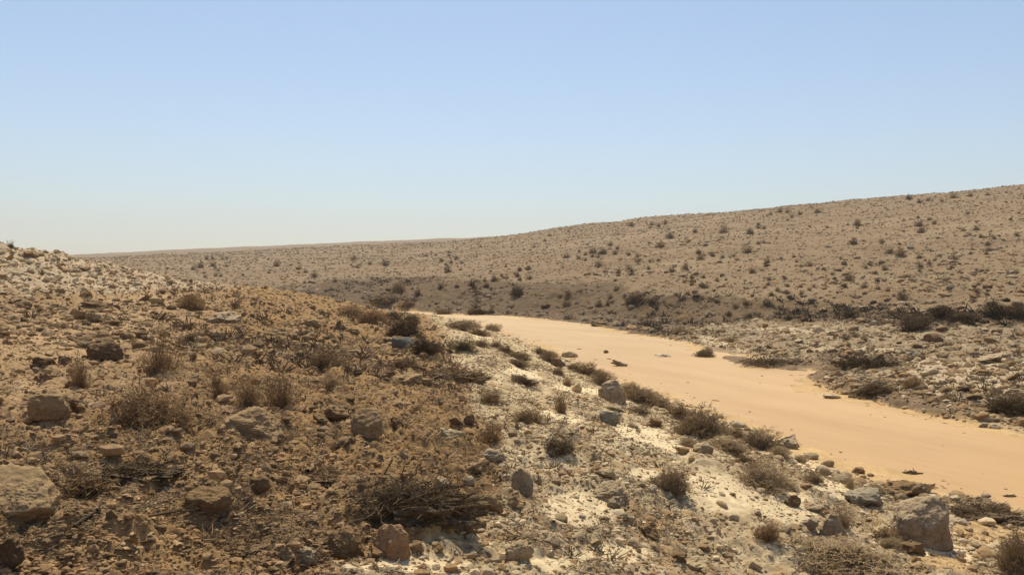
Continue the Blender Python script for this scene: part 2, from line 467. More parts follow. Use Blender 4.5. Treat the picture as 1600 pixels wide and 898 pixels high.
# relief: octaves of real bumps as fine as the grid can hold
cell = YY * 0.0027
rough = 1.0 * Z['mud'] + 0.8 * Z['tan'] + 0.75 * Z['pale'] + 1.1 * Z['mound'] + 0.9 * Z['hill'] + 0.9 * Z['plain'] + 1.2 * Z['bank']
smooth_w = np.maximum(sstep(0, 0.6, ellipses(PX, PV, CREAM + WETSAND)) * Z['pale'], 0.6 * sstep(0, 0.8, ellipses(PX, PV, SANDY)) * Z['tan'])
rough = rough * (1 - 0.8 * smooth_w)
ZN = np.zeros_like(Zb)
for k, (lam, amp, bil_) in enumerate([(30, 0.35, 0), (9, 0.13, 0), (3.2, 0.075, 0), (1.3, 0.06, 1), (0.6, 0.05, 1), (0.28, 0.038, 1), (0.13, 0.026, 1), (0.065, 0.014, 1), (0.034, 0.008, 1)]):
    wgt = sstep(1.8, 4.0, lam / cell)
    if lam >= 9: wgt = wgt * sstep(20, 90, YY)
    amp = amp * (1 + (0.3 * Z['mud'] + 0.15 * Z['tan']) * (0.25 < lam < 1.5))
    n = noise2(XX / lam + 3.1 * k, YY / lam - 5.7 * k, 100 + k)
    if bil_:
        n = np.abs(n) * 2.4 - 0.55
    ZN += amp * wgt * n * (rough if lam < 9 else 1)
far_gain = 1 + 1.2 * sstep(25, 100, YY)
damp = np.clip(SD / 1.2, 0.12, 1)
Zt = Zb + ZN * far_gain * damp
edge = np.clip(SDn, 0, None)
Zt = np.maximum(Zt, 0.012 + 0.10 * np.minimum(edge, 2.0) + 0.02 * np.clip(n_m, -0.5, 1))
lip = sstep(1255, 1300, PX) * sstep(1560, 1500, PX) * (Z['plain'] + Z['bank']) * sstep(0.0, 0.25, SDn) * sstep(1.5, 0.8, SDn + 0.5 * n_m)
Zt = Zt + 0.13 * lip
COL = COL * (1 - 0.9 * lip[..., None]) + COLS['bar'] * 0.9 * lip[..., None]
bar_e = sstep(0.0, 0.7, ellipses(PX, PV, MUDBAR)) * (Z['plain'] + Z['bank'])
Zt = Zt + 0.07 * bar_e * (YY / 30) * np.clip(SDn * 2, 0, 1)
bars = 0.5 * noise2(XX / 3.5, YY / 3.5, 8) + 0.35 * noise2(XX / 1.1, YY / 1.1, 9)
silt = (SDn < 0) * sstep(-1.6, -0.2, SDn + 1.2 * bars * np.clip(YY / 22, 0.5, 2))
Zt = np.where(SDn < 0, -np.minimum(0.5, 0.02 - SDn * 0.25) * (1 - silt) + (0.014 * silt - 0.004 + 0.006 * n_m) * silt, Zt)
swt = np.maximum(silt, sstep(0.5, 0.0, SDn) * (SDn >= 0) * 0.6 * sstep(-0.3, 0.3, bars))
COL = COL * (1 - swt[..., None]) + (COLS['wet'] * (1 + 0.25 * n_m)[..., None]) * swt[..., None]

LEDGES = [(1205, 571, 130, 9, 6), (1265, 574, 70, 8, 8), (1330, 609, 110, 15, 15), (1400, 630, 120, 12, 13), (1290, 597, 60, 14, 14), (1470, 648, 90, 8, 9), (1150, 561, 50, 5, 6), (1528, 797, 130, 24, 6)]
PW = VH + F * CH / YY                        # row at which the water plane lies
le = ellipses(PX, PW, LEDGES)
led = sstep(0.0, 0.35, le) * sstep(0.1, 0.8, le + 0.55 * n_m + 0.5 * noise2(XX / 0.35, YY / 0.5, 12)) * (np.abs(Zb) < 0.8)
Zt = np.where(led > 0.02, np.maximum(Zt, led * (0.09 + 0.05 * np.abs(noise2(XX / 0.5, YY / 0.5, 13)) * 2 + 0.03 * n_f) - 0.01), Zt)
COL = COL * (1 - led[..., None]) + (COLS['bar'] * 1.45 * (1 + 0.3 * n_m)[..., None]) * led[..., None]

# rows behind the eye
back_y = np.array([-60.0, -12.0, -3.0, 0.0]); back_L = np.array([70.0, 16.0, 5.0, 1.6])
Xb = back_L[:, None] * U[None]; Yb = np.repeat(back_y[:, None], nu, 1); Zbk = np.repeat(Zt[:1], 4, 0) * 0.5 + 0.8
X_all = np.vstack([Xb, XX]); Y_all = np.vstack([Yb, YY]); Z_all = np.vstack([Zbk, Zt])
C_all = np.concatenate([np.repeat(COL[:1], 4, 0), COL], 0)
nr = ns + 4
idx = np.arange(nr * nu).reshape(nr, nu)
quads = np.stack([idx[:-1, :-1], idx[:-1, 1:], idx[1:, 1:], idx[1:, :-1]], -1).reshape(-1, 4)
ground = obj('ground', mesh_from('ground', np.stack([X_all, Y_all, Z_all], -1).reshape(-1, 3), quads=quads, col=C_all.reshape(-1, 3)), M_ground)
tag(ground, 'stony brown desert ground with a wadi bank and a long hillside', 'ground', kind='structure')

def ground_z(x, y):
    y = np.maximum(y, 1.01)
    return bil(Zt, U, S, x / y, np.log(y))

def at(px, v):
    """first ground point met by the sight line of a photo pixel"""
    u = (px - 800) / F
    col = bil(Zt, U, S, np.full(ns, u), S)
    ray = CH - (v - VH) * np.exp(S) / F
    hit = np.nonzero((col >= np.maximum(ray, 0) - 1e-6) & (S > math.log(2.5)) | (ray < 0))[0]
    if len(hit) == 0: return None
    k = hit[0]
    if k > 0:
        g0 = ray[k - 1] - max(col[k - 1], 0); g1 = max(col[k], 0) - ray[k]
        t = g0 / (g0 + g1) if g0 + g1 > 1e-9 else 1
        s = S[k - 1] + t * (S[k] - S[k - 1])
    else: s = S[0]
    d = math.exp(s)
    return u * d, d, max(float(bil(Zt, U, S, np.array([u]), np.array([s]))[0]), 0.0)

# ------------------------------------------------------------------ the muddy stream
gx = np.linspace(-40, 60, 60); gy = np.linspace(4, 115, 60)
GX, GY = np.meshgrid(gx, gy)
wi = np.arange(3600).reshape(60, 60)
m, nt, b = new_mat('muddy_water')
n1 = n_noise(nt, 0.35, 6, 0.6, stretch=((0, 0, R(70)), (0.25, 1.5, 1)))
r1 = n_ramp(nt, n1.outputs['Fac'], [(0.25, (0.475, 0.284, 0.113)), (0.5, (0.525, 0.32, 0.134)), (0.75, (0.58, 0.37, 0.162))])
n2 = n_noise(nt, 3.0, 6, 0.7, stretch=((0, 0, R(66)), (0.12, 1.6, 1)))
r2 = n_ramp(nt, n2.outputs['Fac'], [(0.3, (0.86,) * 3), (0.43, (0.99,) * 3), (0.75, (1.05,) * 3)])
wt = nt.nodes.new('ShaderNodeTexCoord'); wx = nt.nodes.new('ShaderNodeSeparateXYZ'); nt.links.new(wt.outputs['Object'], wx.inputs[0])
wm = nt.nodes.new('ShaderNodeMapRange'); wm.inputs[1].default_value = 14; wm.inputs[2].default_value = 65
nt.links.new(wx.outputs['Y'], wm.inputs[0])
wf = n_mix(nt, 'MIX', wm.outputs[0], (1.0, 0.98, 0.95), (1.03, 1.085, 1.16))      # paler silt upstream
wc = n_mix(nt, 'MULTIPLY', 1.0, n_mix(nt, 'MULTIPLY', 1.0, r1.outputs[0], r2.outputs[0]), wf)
n5 = n_noise(nt, 0.11, 5, 0.6, stretch=((0, 0, R(70)), (0.5, 1.3, 1)))
r5 = n_ramp(nt, n5.outputs['Fac'], [(0.35, (0.93, 0.92, 0.9)), (0.65, (1.06, 1.08, 1.12))])
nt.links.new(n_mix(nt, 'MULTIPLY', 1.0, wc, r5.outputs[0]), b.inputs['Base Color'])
b.inputs['Roughness'].default_value = 0.55
b.inputs['Specular IOR Level'].default_value = 0.25
n3 = n_noise(nt, 2.2, 6, 0.65, stretch=((0, 0, R(68)), (0.6, 1.4, 1)))
n_bump(nt, b, n3.outputs['Fac'], 0.35, 0.04)
stream = obj('stream', mesh_from('stream', np.stack([GX, GY, np.zeros_like(GX)], -1).reshape(-1, 3),
             quads=np.stack([wi[:-1, :-1], wi[:-1, 1:], wi[1:, 1:], wi[1:, :-1]], -1).reshape(-1, 4)), m)
tag(stream, 'smooth ochre muddy floodwater running down the wadi', 'stream', kind='structure')

# ------------------------------------------------------------------ rocks
_ico = {}
def ico(n):
    if n not in _ico:
        bm = bmesh.new()
        bmesh.ops.create_icosphere(bm, subdivisions=n, radius=1)
        bm.verts.ensure_lookup_table()
        _ico[n] = (np.array([v.co[:] for v in bm.verts]), np.array([[v.index for v in f.verts] for f in bm.faces]))
        bm.free()
    return _ico[n]

def rock_mesh(seed, sub=4, shape='angular'):
    """unit rock, about 1 wide, flat-cut faces with worn edges"""
    r = np.random.default_rng(seed)
    v, f = ico(sub)
    p = v.copy()
    ncut, dlo, dhi = {'angular': (16, 0.42, 0.85), 'round': (14, 0.66, 0.95), 'slab': (14, 0.45, 0.85), 'wedge': (9, 0.32, 0.85)}[shape]
    p = p * (1 + 0.25 * noise3(v * 1.1 + r.uniform(-9, 9, 3), seed))[:, None]
    for k in range(ncut):
        n = r.normal(size=3)
        if shape == 'slab': n[2] *= 1.6
        if shape == 'wedge' and k == 0: n = np.array([r.uniform(-0.8, 0.8), -0.5, 0.9])
        n /= np.linalg.norm(n)
        d = r.uniform(dlo, dhi) if k < ncut - 3 else dlo
        p = p - np.maximum(0, p @ n - d)[:, None] * n * 0.96
    off = r.uniform(-50, 50, 3)
    a = 0.10
    if sub >= 4:                                             # chipped ledges
        q = noise3(p * 2.3 + off, seed + 50)
        p = p - v * (0.09 * sstep(0.05, 0.16, q) + 0.06 * sstep(-0.3, -0.22, q))[:, None]
    for k, (sc, am) in enumerate([(1.8, a), (4.2, a * 0.6), (9, a * 0.42), (19, a * 0.26), (38, a * 0.14)]):
        if k > 1 and sub < 4: break
        if k > 3 and sub < 5: break
        p = p + v * ((np.abs(noise3(p * sc + off, seed + k)) * 2 - 0.6 if k % 2 else noise3(p * sc + off, seed + k)) * am)[:, None]
    lo, hi = p.min(0), p.max(0)
    p = (p - (lo + hi) / 2) / (hi - lo)
    return mesh_from('rock', p, tris=f, smooth=True)

def hull_rock(pts, seed, sub=6, soft=14, rough=1.0):
    """rock from the corner points of its flat faces (x along the picture, y away, z up)"""
    bm = bmesh.new()
    for p in pts: bm.verts.new(p)
    bmesh.ops.convex_hull(bm, input=bm.verts)
    bm.normal_update()
    c = np.mean(np.array(pts, float), 0)
    N = np.array([f.normal[:] for f in bm.faces]); D = np.array([f.calc_center_median()[:] for f in bm.faces])
    bm.free()
    d = ((D - c) * N).sum(1)
    sg = np.sign(d); N = N * sg[:, None]; d = np.abs(d) + 1e-3
    v, f = ico(sub)
    q = np.maximum(v @ N.T, 0) / d
    r_ = (q ** soft).sum(1) ** (-1.0 / soft)
    p = v * r_[:, None]
    off = np.random.default_rng(seed).uniform(-50, 50, 3)
    for k, (sc, am) in enumerate([(2.5, 0.035), (5.5, 0.03), (12, 0.02), (26, 0.012), (50, 0.006)]):
        n = noise3(p * sc + off, seed + k)
        p = p + v * ((np.abs(n) * 2 - 0.6 if k % 2 else n) * am * rough)[:, None]
    lo, hi = p.min(0), p.max(0)
    p = (p - (lo + hi) / 2) / (hi - lo)
    return mesh_from('rock', p, tris=f, smooth=True)

HULLS = {
 (1440, 820): [(-.5, -.2, -.5), (-.42, -.3, .05), (-.1, -.42, -.5), (.05, -.5, -.05), (.42, -.35, -.5), (.5, -.1, -.45), (.4, -.25, .2), (.28, -.05, .5), (.36, .1, .45), (-.3, .2, .28), (-.5, .3, -.5), (.45, .45, -.5), (.3, .45, .3), (-.2, .45, .2)],
 (392, 664): [(-.5, -.1, -.25), (-.4, -.35, -.5), (-.3, -.35, .1), (.0, -.4, -.5), (.05, -.35, -.05), (.1, .0, .5), (.02, .1, .42), (.5, .0, -.5), (.45, -.3, -.5), (.3, .3, .1), (-.45, .35, .0), (-.3, .4, -.5), (.4, .45, -.5)],
 (573, 662): [(-.5, -.1, .1), (-.35, -.35, -.4), (.1, -.5, -.5), (.42, -.35, -.5), (.5, -.2, .15), (.1, -.45, -.05), (.3, .1, .5), (-.25, .15, .5), (-.45, .4, -.4), (.45, .45, -.4), (.2, .4, .45), (-.3, .4, .35)],
 (165, 547): [(-.5, -.1, .0), (-.4, -.3, .15), (-.3, .0, .48), (.1, -.05, .5), (.35, -.1, .25), (.5, 0, -.15), (.42, -.3, -.4), (0, -.5, -.35), (-.35, -.35, -.35), (-.1, -.5, .05), (.3, .4, -.4), (-.3, .4, -.4), (.0, .4, .4), (0, 0, -.5)],
 (949, 769): [(-.5, -.1, -.45), (-.45, -.2, -.3), (.05, -.45, -.5), (.15, -.4, .1), (.1, .0, .5), (.3, .05, .4), (.5, -.1, -.2), (.5, -.2, -.5), (-.3, .4, -.4), (.35, .45, .0), (.4, .45, -.5), (-.1, .3, .3)],
 (1303, 824): [(-.5, -.1, -.4), (-.35, -.2, .2), (-.1, -.1, .5), (.05, -.15, .48), (.5, -.2, -.5), (.0, -.5, -.5), (-.1, -.4, .05), (.3, .4, -.4), (-.4, .4, -.4), (-.1, .35, .35)],
 (34, 770): [(-.6, -.15, -.5), (.2, -.15, -.5), (.45, .0, -.45), (.5, -.35, -.05), (.2, -.5, -.1), (-.6, -.5, -.14), (.25, .0, .25), (.05, .3, .5), (-.6, .3, .5), (.4, .35, .0), (.4, .45, -.5), (-.6, .5, -.5)],
 (324, 784): [(-.5, -.1, -.45), (-.45, -.3, .3), (.2, -.5, .2), (.2, -.25, -.5), (.5, -.05, -.45), (.45, -.1, .35), (-.35, .2, .5), (.35, .25, .48), (-.45, .45, -.4), (.45, .45, -.4)],
 (75, 638): [(-.5, -.2, -.1), (-.4, -.3, .35), (-.1, -.3, .45), (.3, -.3, .4), (.5, -.1, .0), (.35, -.4, -.45), (-.3, -.45, -.4), (0, -.5, 0), (.3, .4, .4), (-.35, .4, .35), (.4, .4, -.5), (-.4, .4, -.5)],
 (612, 849): [(-.5, -.1, .05), (-.35, -.4, -.1), (-.15, -.45, -.45), (.35, -.4, -.5), (.5, -.1, -.35), (.45, -.25, .3), (.2, -.2, .48), (-.25, -.1, .5), (.0, -.5, .1), (-.4, .4, -.3), (.45, .4, -.3), (.2, .4, .4), (-.3, .4, .3)],
 (534, 847): [(-.5, -.1, -.1), (-.3, -.4, -.35), (.2, -.45, -.45), (.5, -.15, -.25), (.42, -.25, .2), (.1, -.15, .5), (-.25, -.1, .45), (.0, -.5, .05), (-.4, .4, -.3), (.45, .4, -.3), (.1, .4, .4)],
 (956, 613): [(-.5, -.1, .1), (-.3, -.3, .4), (.1, -.2, .5), (.42, -.2, .1), (.5, -.1, -.4), (.1, -.5, -.45), (-.4, -.4, -.4), (-.1, -.5, .1), (.4, .4, -.4), (-.4, .4, -.4), (0, .4, .45)],
 (816, 754): [(-.45, -.2, .3), (-.1, -.3, .5), (.2, -.2, .35), (.5, -.2, .0), (.4, -.4, -.5), (-.4, -.4, -.4), (-.5, 0, -.2), (.3, .4, .2), (-.3, .4, .4), (.4, .4, -.5), (-.4, .4, -.5)],
}

SHARED_ROCKS = [rock_mesh(900 + k, 3, ['angular', 'angular', 'round', 'slab', 'wedge'][k % 5]) for k in range(14)]
_shared_cache = {}
def shared_rock(k, style):
    if (k, style) not in _shared_cache:
        me = SHARED_ROCKS[k].copy(); me.materials.append(ROCKM[style]); _shared_cache[(k, style)] = me
    return _shared_cache[(k, style)]

taken = []
def put_rock(name, px, v, w, h, style, label, cat, shape='angular', group=None, seed=None, me=None, tilt=10, yaw=None, sink=0.29):
    a = at(px, v + h * 0.42)
    if a is None: return None
    x, y, z = a
    sx = w * y / F; sz = h * y / F * 0.92
    sy = max(sx * random.uniform(0.7, 0.95), sz * 0.9)
    if me is None and (px, v) in HULLS:
        sink = 0.16 if style not in ('mud', 'sand') else 0.3
        me = hull_rock(HULLS[(px, v)], int(px * 3 + v), 6, 26, rough=1.4 if style == 'mud' else 1.0); yaw = 0; tilt = 2
    if me is None:
        me = rock_mesh(seed if seed is not None else int(px * 7 + v * 13), 6 if w > 70 else 5 if w > 30 else 4, shape)
    o = obj(name, me, ROCKM[style])
    o.scale = (sx * 1.06, sy, sz * 1.32)
    o.rotation_euler = (R(random.uniform(-tilt, tilt)), R(random.uniform(-tilt, tilt)), R(random.uniform(-25, 25)) if yaw is None else R(yaw))
    yy = y + sy * 0.25
    o.location = (x * yy / y, yy, z + sz * 1.32 * (0.5 - sink))
    tag(o, label, cat, group)
    taken.append((px, v, w, h))
    return o

ROCKS = [
 # px, v, w, h, style, shape, name, label
 (1440, 820, 88, 72, 'grey', 'wedge', 'boulder', 'big grey-brown boulder with a raised shoulder beside the wet sand, by the stream edge'),
 (1422, 856, 46, 24, 'brown', 'angular', 'rock', 'low dark brown rock lying just in front of the biggest grey boulder'),
 (1350, 778, 56, 34, 'blue', 'slab', 'boulder', 'layered blue-grey boulder with pale top ledges near the stream edge'),
 (1412, 762, 62, 24, 'brown', 'slab', 'rock', 'brown ledge of layered rock jutting to the water behind the big grey boulder'),
 (1446, 762, 28, 20, 'pale', 'angular', 'rock', 'cream-topped block at the water end of the brown rock ledge'),
 (1303, 824, 42, 34, 'grey', 'wedge', 'rock', 'pointed grey rock standing above the large brush mass near the lower edge'),
 (1265, 817, 32, 18, 'grey', 'angular', 'rock', 'low grey rock beside the pointed grey rock on pale gravel'),
 (1238, 782, 26, 20, 'brown', 'angular', 'rock', 'brown block half sunk in pale gravel below the pale twiggy bush'),
 (1272, 793, 40, 14, 'grey', 'slab', 'rock', 'thin grey slab leaning on gravel behind the low grey rock'),
 (1415, 788, 20, 14, 'grey', 'wedge', 'rock', 'small pointed grey rock between the layered boulder and the biggest boulder'),
 (1342, 735, 20, 11, 'tan', 'angular', 'rock', 'small tan rock at the stream edge above the layered blue-grey boulder'),
 (1228, 692, 38, 20, 'grey', 'wedge', 'rock', 'sloping grey rock on the stream edge at the end of the bank bushes'),
 (1155, 662, 28, 12, 'white', 'angular', 'rock', 'whitish rock at the water edge between two bank bushes'),
 (1099, 700, 30, 21, 'grey', 'round', 'rock', 'pale grey rounded rock below the widest bank bush'),
 (1095, 672, 22, 14, 'grey', 'angular', 'rock', 'grey rock tucked under the foot of the widest bank bush'),
 (1024, 660, 26, 16, 'brown', 'angular', 'rock', 'brown rock beside the upper end of the long cream sand strip'),
 (956, 613, 42, 33, 'grey', 'round', 'boulder', 'smooth grey-brown boulder on the bank crest with a bush growing behind it'),
 (962, 637, 28, 14, 'grey', 'slab', 'rock', 'flat grey rock lying between the smooth bank boulder and the bluish rock'),
 (953, 652, 36, 22, 'blue', 'round', 'rock', 'bluish grey rock with a pale streak at the head of the cream sand strip'),
 (872, 565, 22, 16, 'brown', 'angular', 'rock', 'square brown rock among white stones on the bank crest near the stream'),
 (890, 553, 24, 12, 'pale', 'wedge', 'rock', 'pale pointed rock at the water edge behind the square brown rock'),
 (946, 741, 42, 18, 'pale', 'slab', 'rock', 'cream slab tilted on the gravel above the grey-brown wedge rock'),
 (949, 769, 64, 28, 'grey', 'wedge', 'rock', 'grey-brown wedge rock casting shade on a cream sand patch'),
 (962, 785, 34, 20, 'grey', 'slab', 'rock', 'grey slab leaning against the front of the grey-brown wedge rock'),
 (982, 808, 22, 18, 'pale', 'angular', 'rock', 'small cream rock in front of the grey-brown wedge rock'),
 (1013, 827, 38, 20, 'brown', 'angular', 'rock', 'brown rough rock on littered gravel below the dense round bush'),
 (1062, 871, 24, 18, 'brown', 'angular', 'rock', 'small brown rock beside the cream patch at the lower edge'),
 (1085, 882, 44, 18, 'pale', 'slab', 'rock', 'pale slab lying flat at the lower edge beside a small brown rock'),
 (816, 754, 34, 40, 'grey', 'angular', 'rock', 'upright grey rock where the brown mud meets the pale gravel'),
 (805, 785, 24, 22, 'tan', 'angular', 'rock', 'tan rock directly below the upright grey rock at the mud edge'),
 (810, 862, 46, 34, 'pale', 'round', 'rock', 'pale rounded rock near the lower edge beside cream sand'),
 (771, 714, 40, 28, 'grey', 'round', 'rock', 'grey rounded rock at the edge of the mud above three pale chunks'),
 (737, 731, 36, 18, 'tan', 'angular', 'rock', 'tan angular rock next to the grey rounded rock at the mud edge'),
 (765, 784, 46, 28, 'tan', 'round', 'rock', 'sandy rock with a dark hollow under it beside the big dark brush pile'),
 (731, 752, 22, 20, 'pale', 'wedge', 'rock', 'pale triangular rock behind the big dark brush pile'),
 (690, 753, 24, 18, 'pale', 'angular', 'rock', 'pale lump of rock among sticks behind the dark brush pile'),
 (700, 677, 44, 20, 'pale', 'slab', 'rock', 'cream slab in two pieces below a dark pair of stones'),
 (712, 657, 26, 15, 'brown', 'angular', 'rock', 'brown stone of a dark pair above the split cream slab'),
 (734, 655, 22, 19, 'brown', 'angular', 'rock', 'upright brown stone of a dark pair beside the sparse bush'),
 (573, 662, 48, 38, 'tan', 'angular', 'boulder', 'sandy topped block with a dark shaded front in the middle of the mud slope'),
 (529, 644, 46, 24, 'brown', 'round', 'rock', 'dark rounded rock behind the sandy topped block'),
 (505, 656, 34, 18, 'brown', 'wedge', 'rock', 'flat dark rock in front of the dark rounded rock on the mud slope'),
 (537, 691, 28, 18, 'brown', 'angular', 'rock', 'small brown rock below the sandy topped block'),
 (621, 659, 24, 19, 'brown', 'angular', 'rock', 'brown nub of rock on the far side of the sandy topped block'),
 (620, 630, 34, 12, 'tan', 'slab', 'rock', 'flat tan rock lying alone on smooth mud above the sandy topped block'),
 (637, 592, 44, 18, 'tan', 'wedge', 'rock', 'tan wedge rock with a hollow shadow on the slope below the grey sheet'),
 (448, 655, 20, 13, 'brown', 'wedge', 'rock', 'small triangular rock at the shoulder of the sloping boulder'),
 (392, 664, 98, 46, 'tan', 'wedge', 'boulder', 'broad sloping boulder with a dark grey underside below the twiggy bushes'),
 (358, 644, 24, 15, 'pink', 'round', 'rock', 'small purplish rock at the upper end of the broad sloping boulder'),
 (75, 638, 60, 38, 'tan', 'round', 'boulder', 'mottled tan-grey boulder on sandy soil with a brown block against it'),
 (118, 632, 36, 26, 'brown', 'angular', 'rock', 'brown block pressed against the grey mottled boulder'),
 (184, 656, 26, 22, 'grey', 'angular', 'rock', 'small pale-topped rock at the foot of the largest bush'),
 (162, 658, 22, 12, 'pale', 'angular', 'rock', 'small cream stone beside the pale-topped rock at the bush foot'),
 (165, 547, 54, 34, 'dark', 'round', 'boulder', 'dark brown rounded boulder alone on the open sandy slope'),
 (67, 566, 36, 18, 'dark', 'angular', 'rock', 'dark low rock on the sand nearest the frame edge beyond the mottled boulder'),
 (101, 562, 22, 14, 'brown', 'wedge', 'rock', 'small dark wedge stone between the low rock and the rounded boulder'),
 (64, 592, 34, 20, 'brown', 'wedge', 'rock', 'brown wedge rock with a pale top on the sand above the mottled boulder'),
 (150, 478, 54, 20, 'brown', 'wedge', 'rock', 'dark overhanging ledge rock below the pale stone mound'),
 (125, 491, 30, 18, 'tan', 'angular', 'rock', 'tan rock in the pile under the overhanging ledge'),
 (174, 500, 32, 22, 'tan', 'angular', 'rock', 'tan block at the lower end of the ledge rock pile'),
 (145, 496, 22, 18, 'grey', 'angular', 'rock', 'grey rock in the middle of the ledge rock pile'),
 (230, 467, 24, 11, 'brown', 'angular', 'rock', 'dark stone at the foot of the pale mound next to a cream rock'),
 (245, 471, 22, 15, 'pale', 'wedge', 'rock', 'cream rock beside a dark stone at the foot of the pale mound'),
 (295, 510, 22, 12, 'brown', 'angular', 'rock', 'brown stone above a low dark bush on the slope'),
 (532, 508, 24, 20, 'brown', 'angular', 'rock', 'square brown rock on the bank crest beside the dark bush row'),
 (551, 517, 22, 12, 'tan', 'wedge', 'rock', 'tan wedge leaning below the square brown rock on the crest'),
 (489, 503, 26, 14, 'tan', 'angular', 'rock', 'tan rock on the crest on the near side of the square brown rock'),
 (481, 529, 26, 16, 'brown', 'angular', 'rock', 'brown rock with its small twin below the tan crest rock'),
 (458, 524, 20, 12, 'brown', 'round', 'rock', 'small brown twin rock beside the brown rock below the crest'),
 (350, 496, 52, 22, 'grey', 'round', 'boulder', 'low grey-brown boulder behind the tuft bush on the upper slope'),
 (34, 770, 108, 84, 'sand', 'angular', 'boulder', 'large sand-coated pale boulder with a dark undercut at the frame edge'),
 (6, 868, 46, 62, 'dark', 'angular', 'boulder', 'dark purplish boulder cut by the lower corner of the frame'),
 (324, 784, 72, 46, 'mud', 'angular', 'boulder', 'mud-plastered square boulder half buried in flood litter'),
 (375, 855, 26, 20, 'mud', 'angular', 'rock', 'small mud-coated stone on the litter below the square boulder'),
 (405, 755, 34, 26, 'mud', 'round', 'rock', 'dark clod-like rock between the square boulder and the brush pile'),
 (534, 847, 66, 50, 'mud', 'round', 'boulder', 'dark knobbly boulder next to the pinkish boulder at the lower edge'),
 (612, 849, 56, 48, 'pink', 'round', 'boulder', 'pinkish brown boulder in front of the dark brush pile'),
 (649, 855, 26, 18, 'tan', 'round', 'rock', 'small tan stone tucked beside the pinkish boulder'),
 (440, 868, 40, 32, 'tan', 'angular', 'rock', 'tan split rock of a pair at the lower edge before the knobbly boulder'),
 (477, 869, 36, 26, 'grey', 'round', 'rock', 'rounder grey rock of a pair at the lower edge before the knobbly boulder'),
 (590, 865, 24, 22, 'brown', 'angular', 'rock', 'brown lump wedged between the knobbly boulder and the pinkish boulder'),
 (967, 567, 26, 11, 'grey', 'wedge', 'rock', 'grey rock standing alone in the middle of the muddy stream'),
 (947, 549, 9, 6, 'brown', 'angular', 'stone', 'tiny brown stone breaking the stream surface beyond the grey rock'),
 (1035, 555, 28, 5, 'white', 'slab', 'stone', 'pale flat stone just above the water in midstream'),
 (1300, 619, 28, 8, 'white', 'angular', 'rock', 'white rock at the foot of the dark mud bar across the stream'),
 (936, 506, 30, 9, 'dark', 'slab', 'rock', 'dark flat rock at the far water edge'),
 (1454, 581, 30, 14, 'white', 'angular', 'rock', 'white topped rock on the pale flood plain across the stream'),
 (1431, 553, 28, 13, 'grey', 'angular', 'rock', 'grey rock with a pale top behind the white topped flood plain rock'),
 (1345, 549, 24, 9, 'pale', 'slab', 'rock', 'cream slab beyond the dark branch mat across the stream'),
 (1309, 518, 28, 6, 'white', 'slab', 'rock', 'long white slab on the flood plain below the dark terrace'),
 (1530, 581, 24, 13, 'brown', 'wedge', 'rock', 'brown pyramid rock on pale soil across the stream'),
 (1564, 581, 26, 13, 'tan', 'wedge', 'rock', 'tan pyramid rock next to the brown pyramid rock'),
 (1507, 605, 32, 12, 'dark', 'slab', 'rock', 'dark slab with a sunlit top on the flood plain before the pyramids'),
 (1552, 560, 48, 15, 'grey', 'slab', 'boulder', 'wide grey boulder on the flood plain behind the pyramid rocks'),
 (1555, 609, 20, 11, 'brown', 'angular', 'rock', 'brown stone between the dark slab and the corner bush'),
 (1521, 620, 28, 9, 'brown', 'slab', 'rock', 'flat brown stone in front of the dark sunlit slab'),
 (1555, 666, 17, 9, 'white', 'angular', 'rock', 'white stone at the water edge below the big corner bush'),
 (1538, 664, 16, 9, 'grey', 'round', 'rock', 'grey stone touching the white stone at the far water edge'),
 (1423, 385, 11, 9, 'blue', 'angular', 'rock', 'dark grey rock high on the hillside'),
 (1347, 433, 9, 5, 'blue', 'angular', 'rock', 'small grey rock on the lower hillside'),
 (45, 396, 16, 12, 'brown', 'round', 'rock', 'brown round rock near the crest of the pale mound'),
 (97, 419, 18, 8, 'tan', 'angular', 'rock', 'tan rock in the middle of the pale mound face'),
 (133, 420, 16, 8, 'dark', 'angular', 'rock', 'dark rock on the lower shoulder of the pale mound'),
]
for (px, v, w, h, st, shp, nm, lb) in ROCKS:
    put_rock(nm, px, v, w, h, st, lb, nm, shp)

# scattered stones, by where they lie
def free(px, v, r):
    for (a, b, w, h) in taken:
        if abs(px - a) < w * 0.5 + r and abs(v - b) < h * 0.5 + r * 0.6: return False
    return True

def scatter(n, region, size, styles, label, group, name='stone', cat='stone', flat=(0.5, 0.75)):
    k = tries = 0
    while k < n and tries < n * 30:
        tries += 1
        px, v = region()
        w = random.uniform(*size) * random.choice((0.8, 1, 1, 1.25))
        if not free(px, v, w * 0.45): continue
        if put_rock(name, px, v, w, w * random.uniform(*flat), random.choice(styles), label, cat, group=group,
                    me=shared_rock(random.randrange(14), random.choice(styles)), tilt=20, yaw=random.uniform(0, 360)) is None: continue
        k += 1
def band(x0, x1, f0, f1):
    def g():
        px = random.uniform(x0, x1)
        return px, random.uniform(f0(px), f1(px))
    return g
I = lambda *pts: (lambda x: float(np.interp(x, [p[0] for p in pts], [p[1] for p in pts])))
scatter(50, band(0, 330, I((0, 388), (100, 403), (200, 426), (330, 448)), I((0, 455), (330, 456))), (6, 13), ['pale', 'pale', 'tan', 'white', 'tan'],
        'pale angular stone among many heaped on the mound', 'stones of the pale mound')
scatter(34, band(20, 560, I((0, 465), (560, 500)), I((0, 700), (560, 620))), (8, 18), ['mud', 'tan', 'brown', 'mud'],
        'small brown stone scattered on the sandy slope', 'stones on the sandy slope')
scatter(22, band(120, 770, I((0, 690), (700, 600), (770, 640)), I((0, 880), (600, 880), (770, 780))), (9, 20), ['mud', 'mud', 'brown', 'mud'],
        'mud-coated stone lying in the brown flood litter', 'stones in the flood litter')
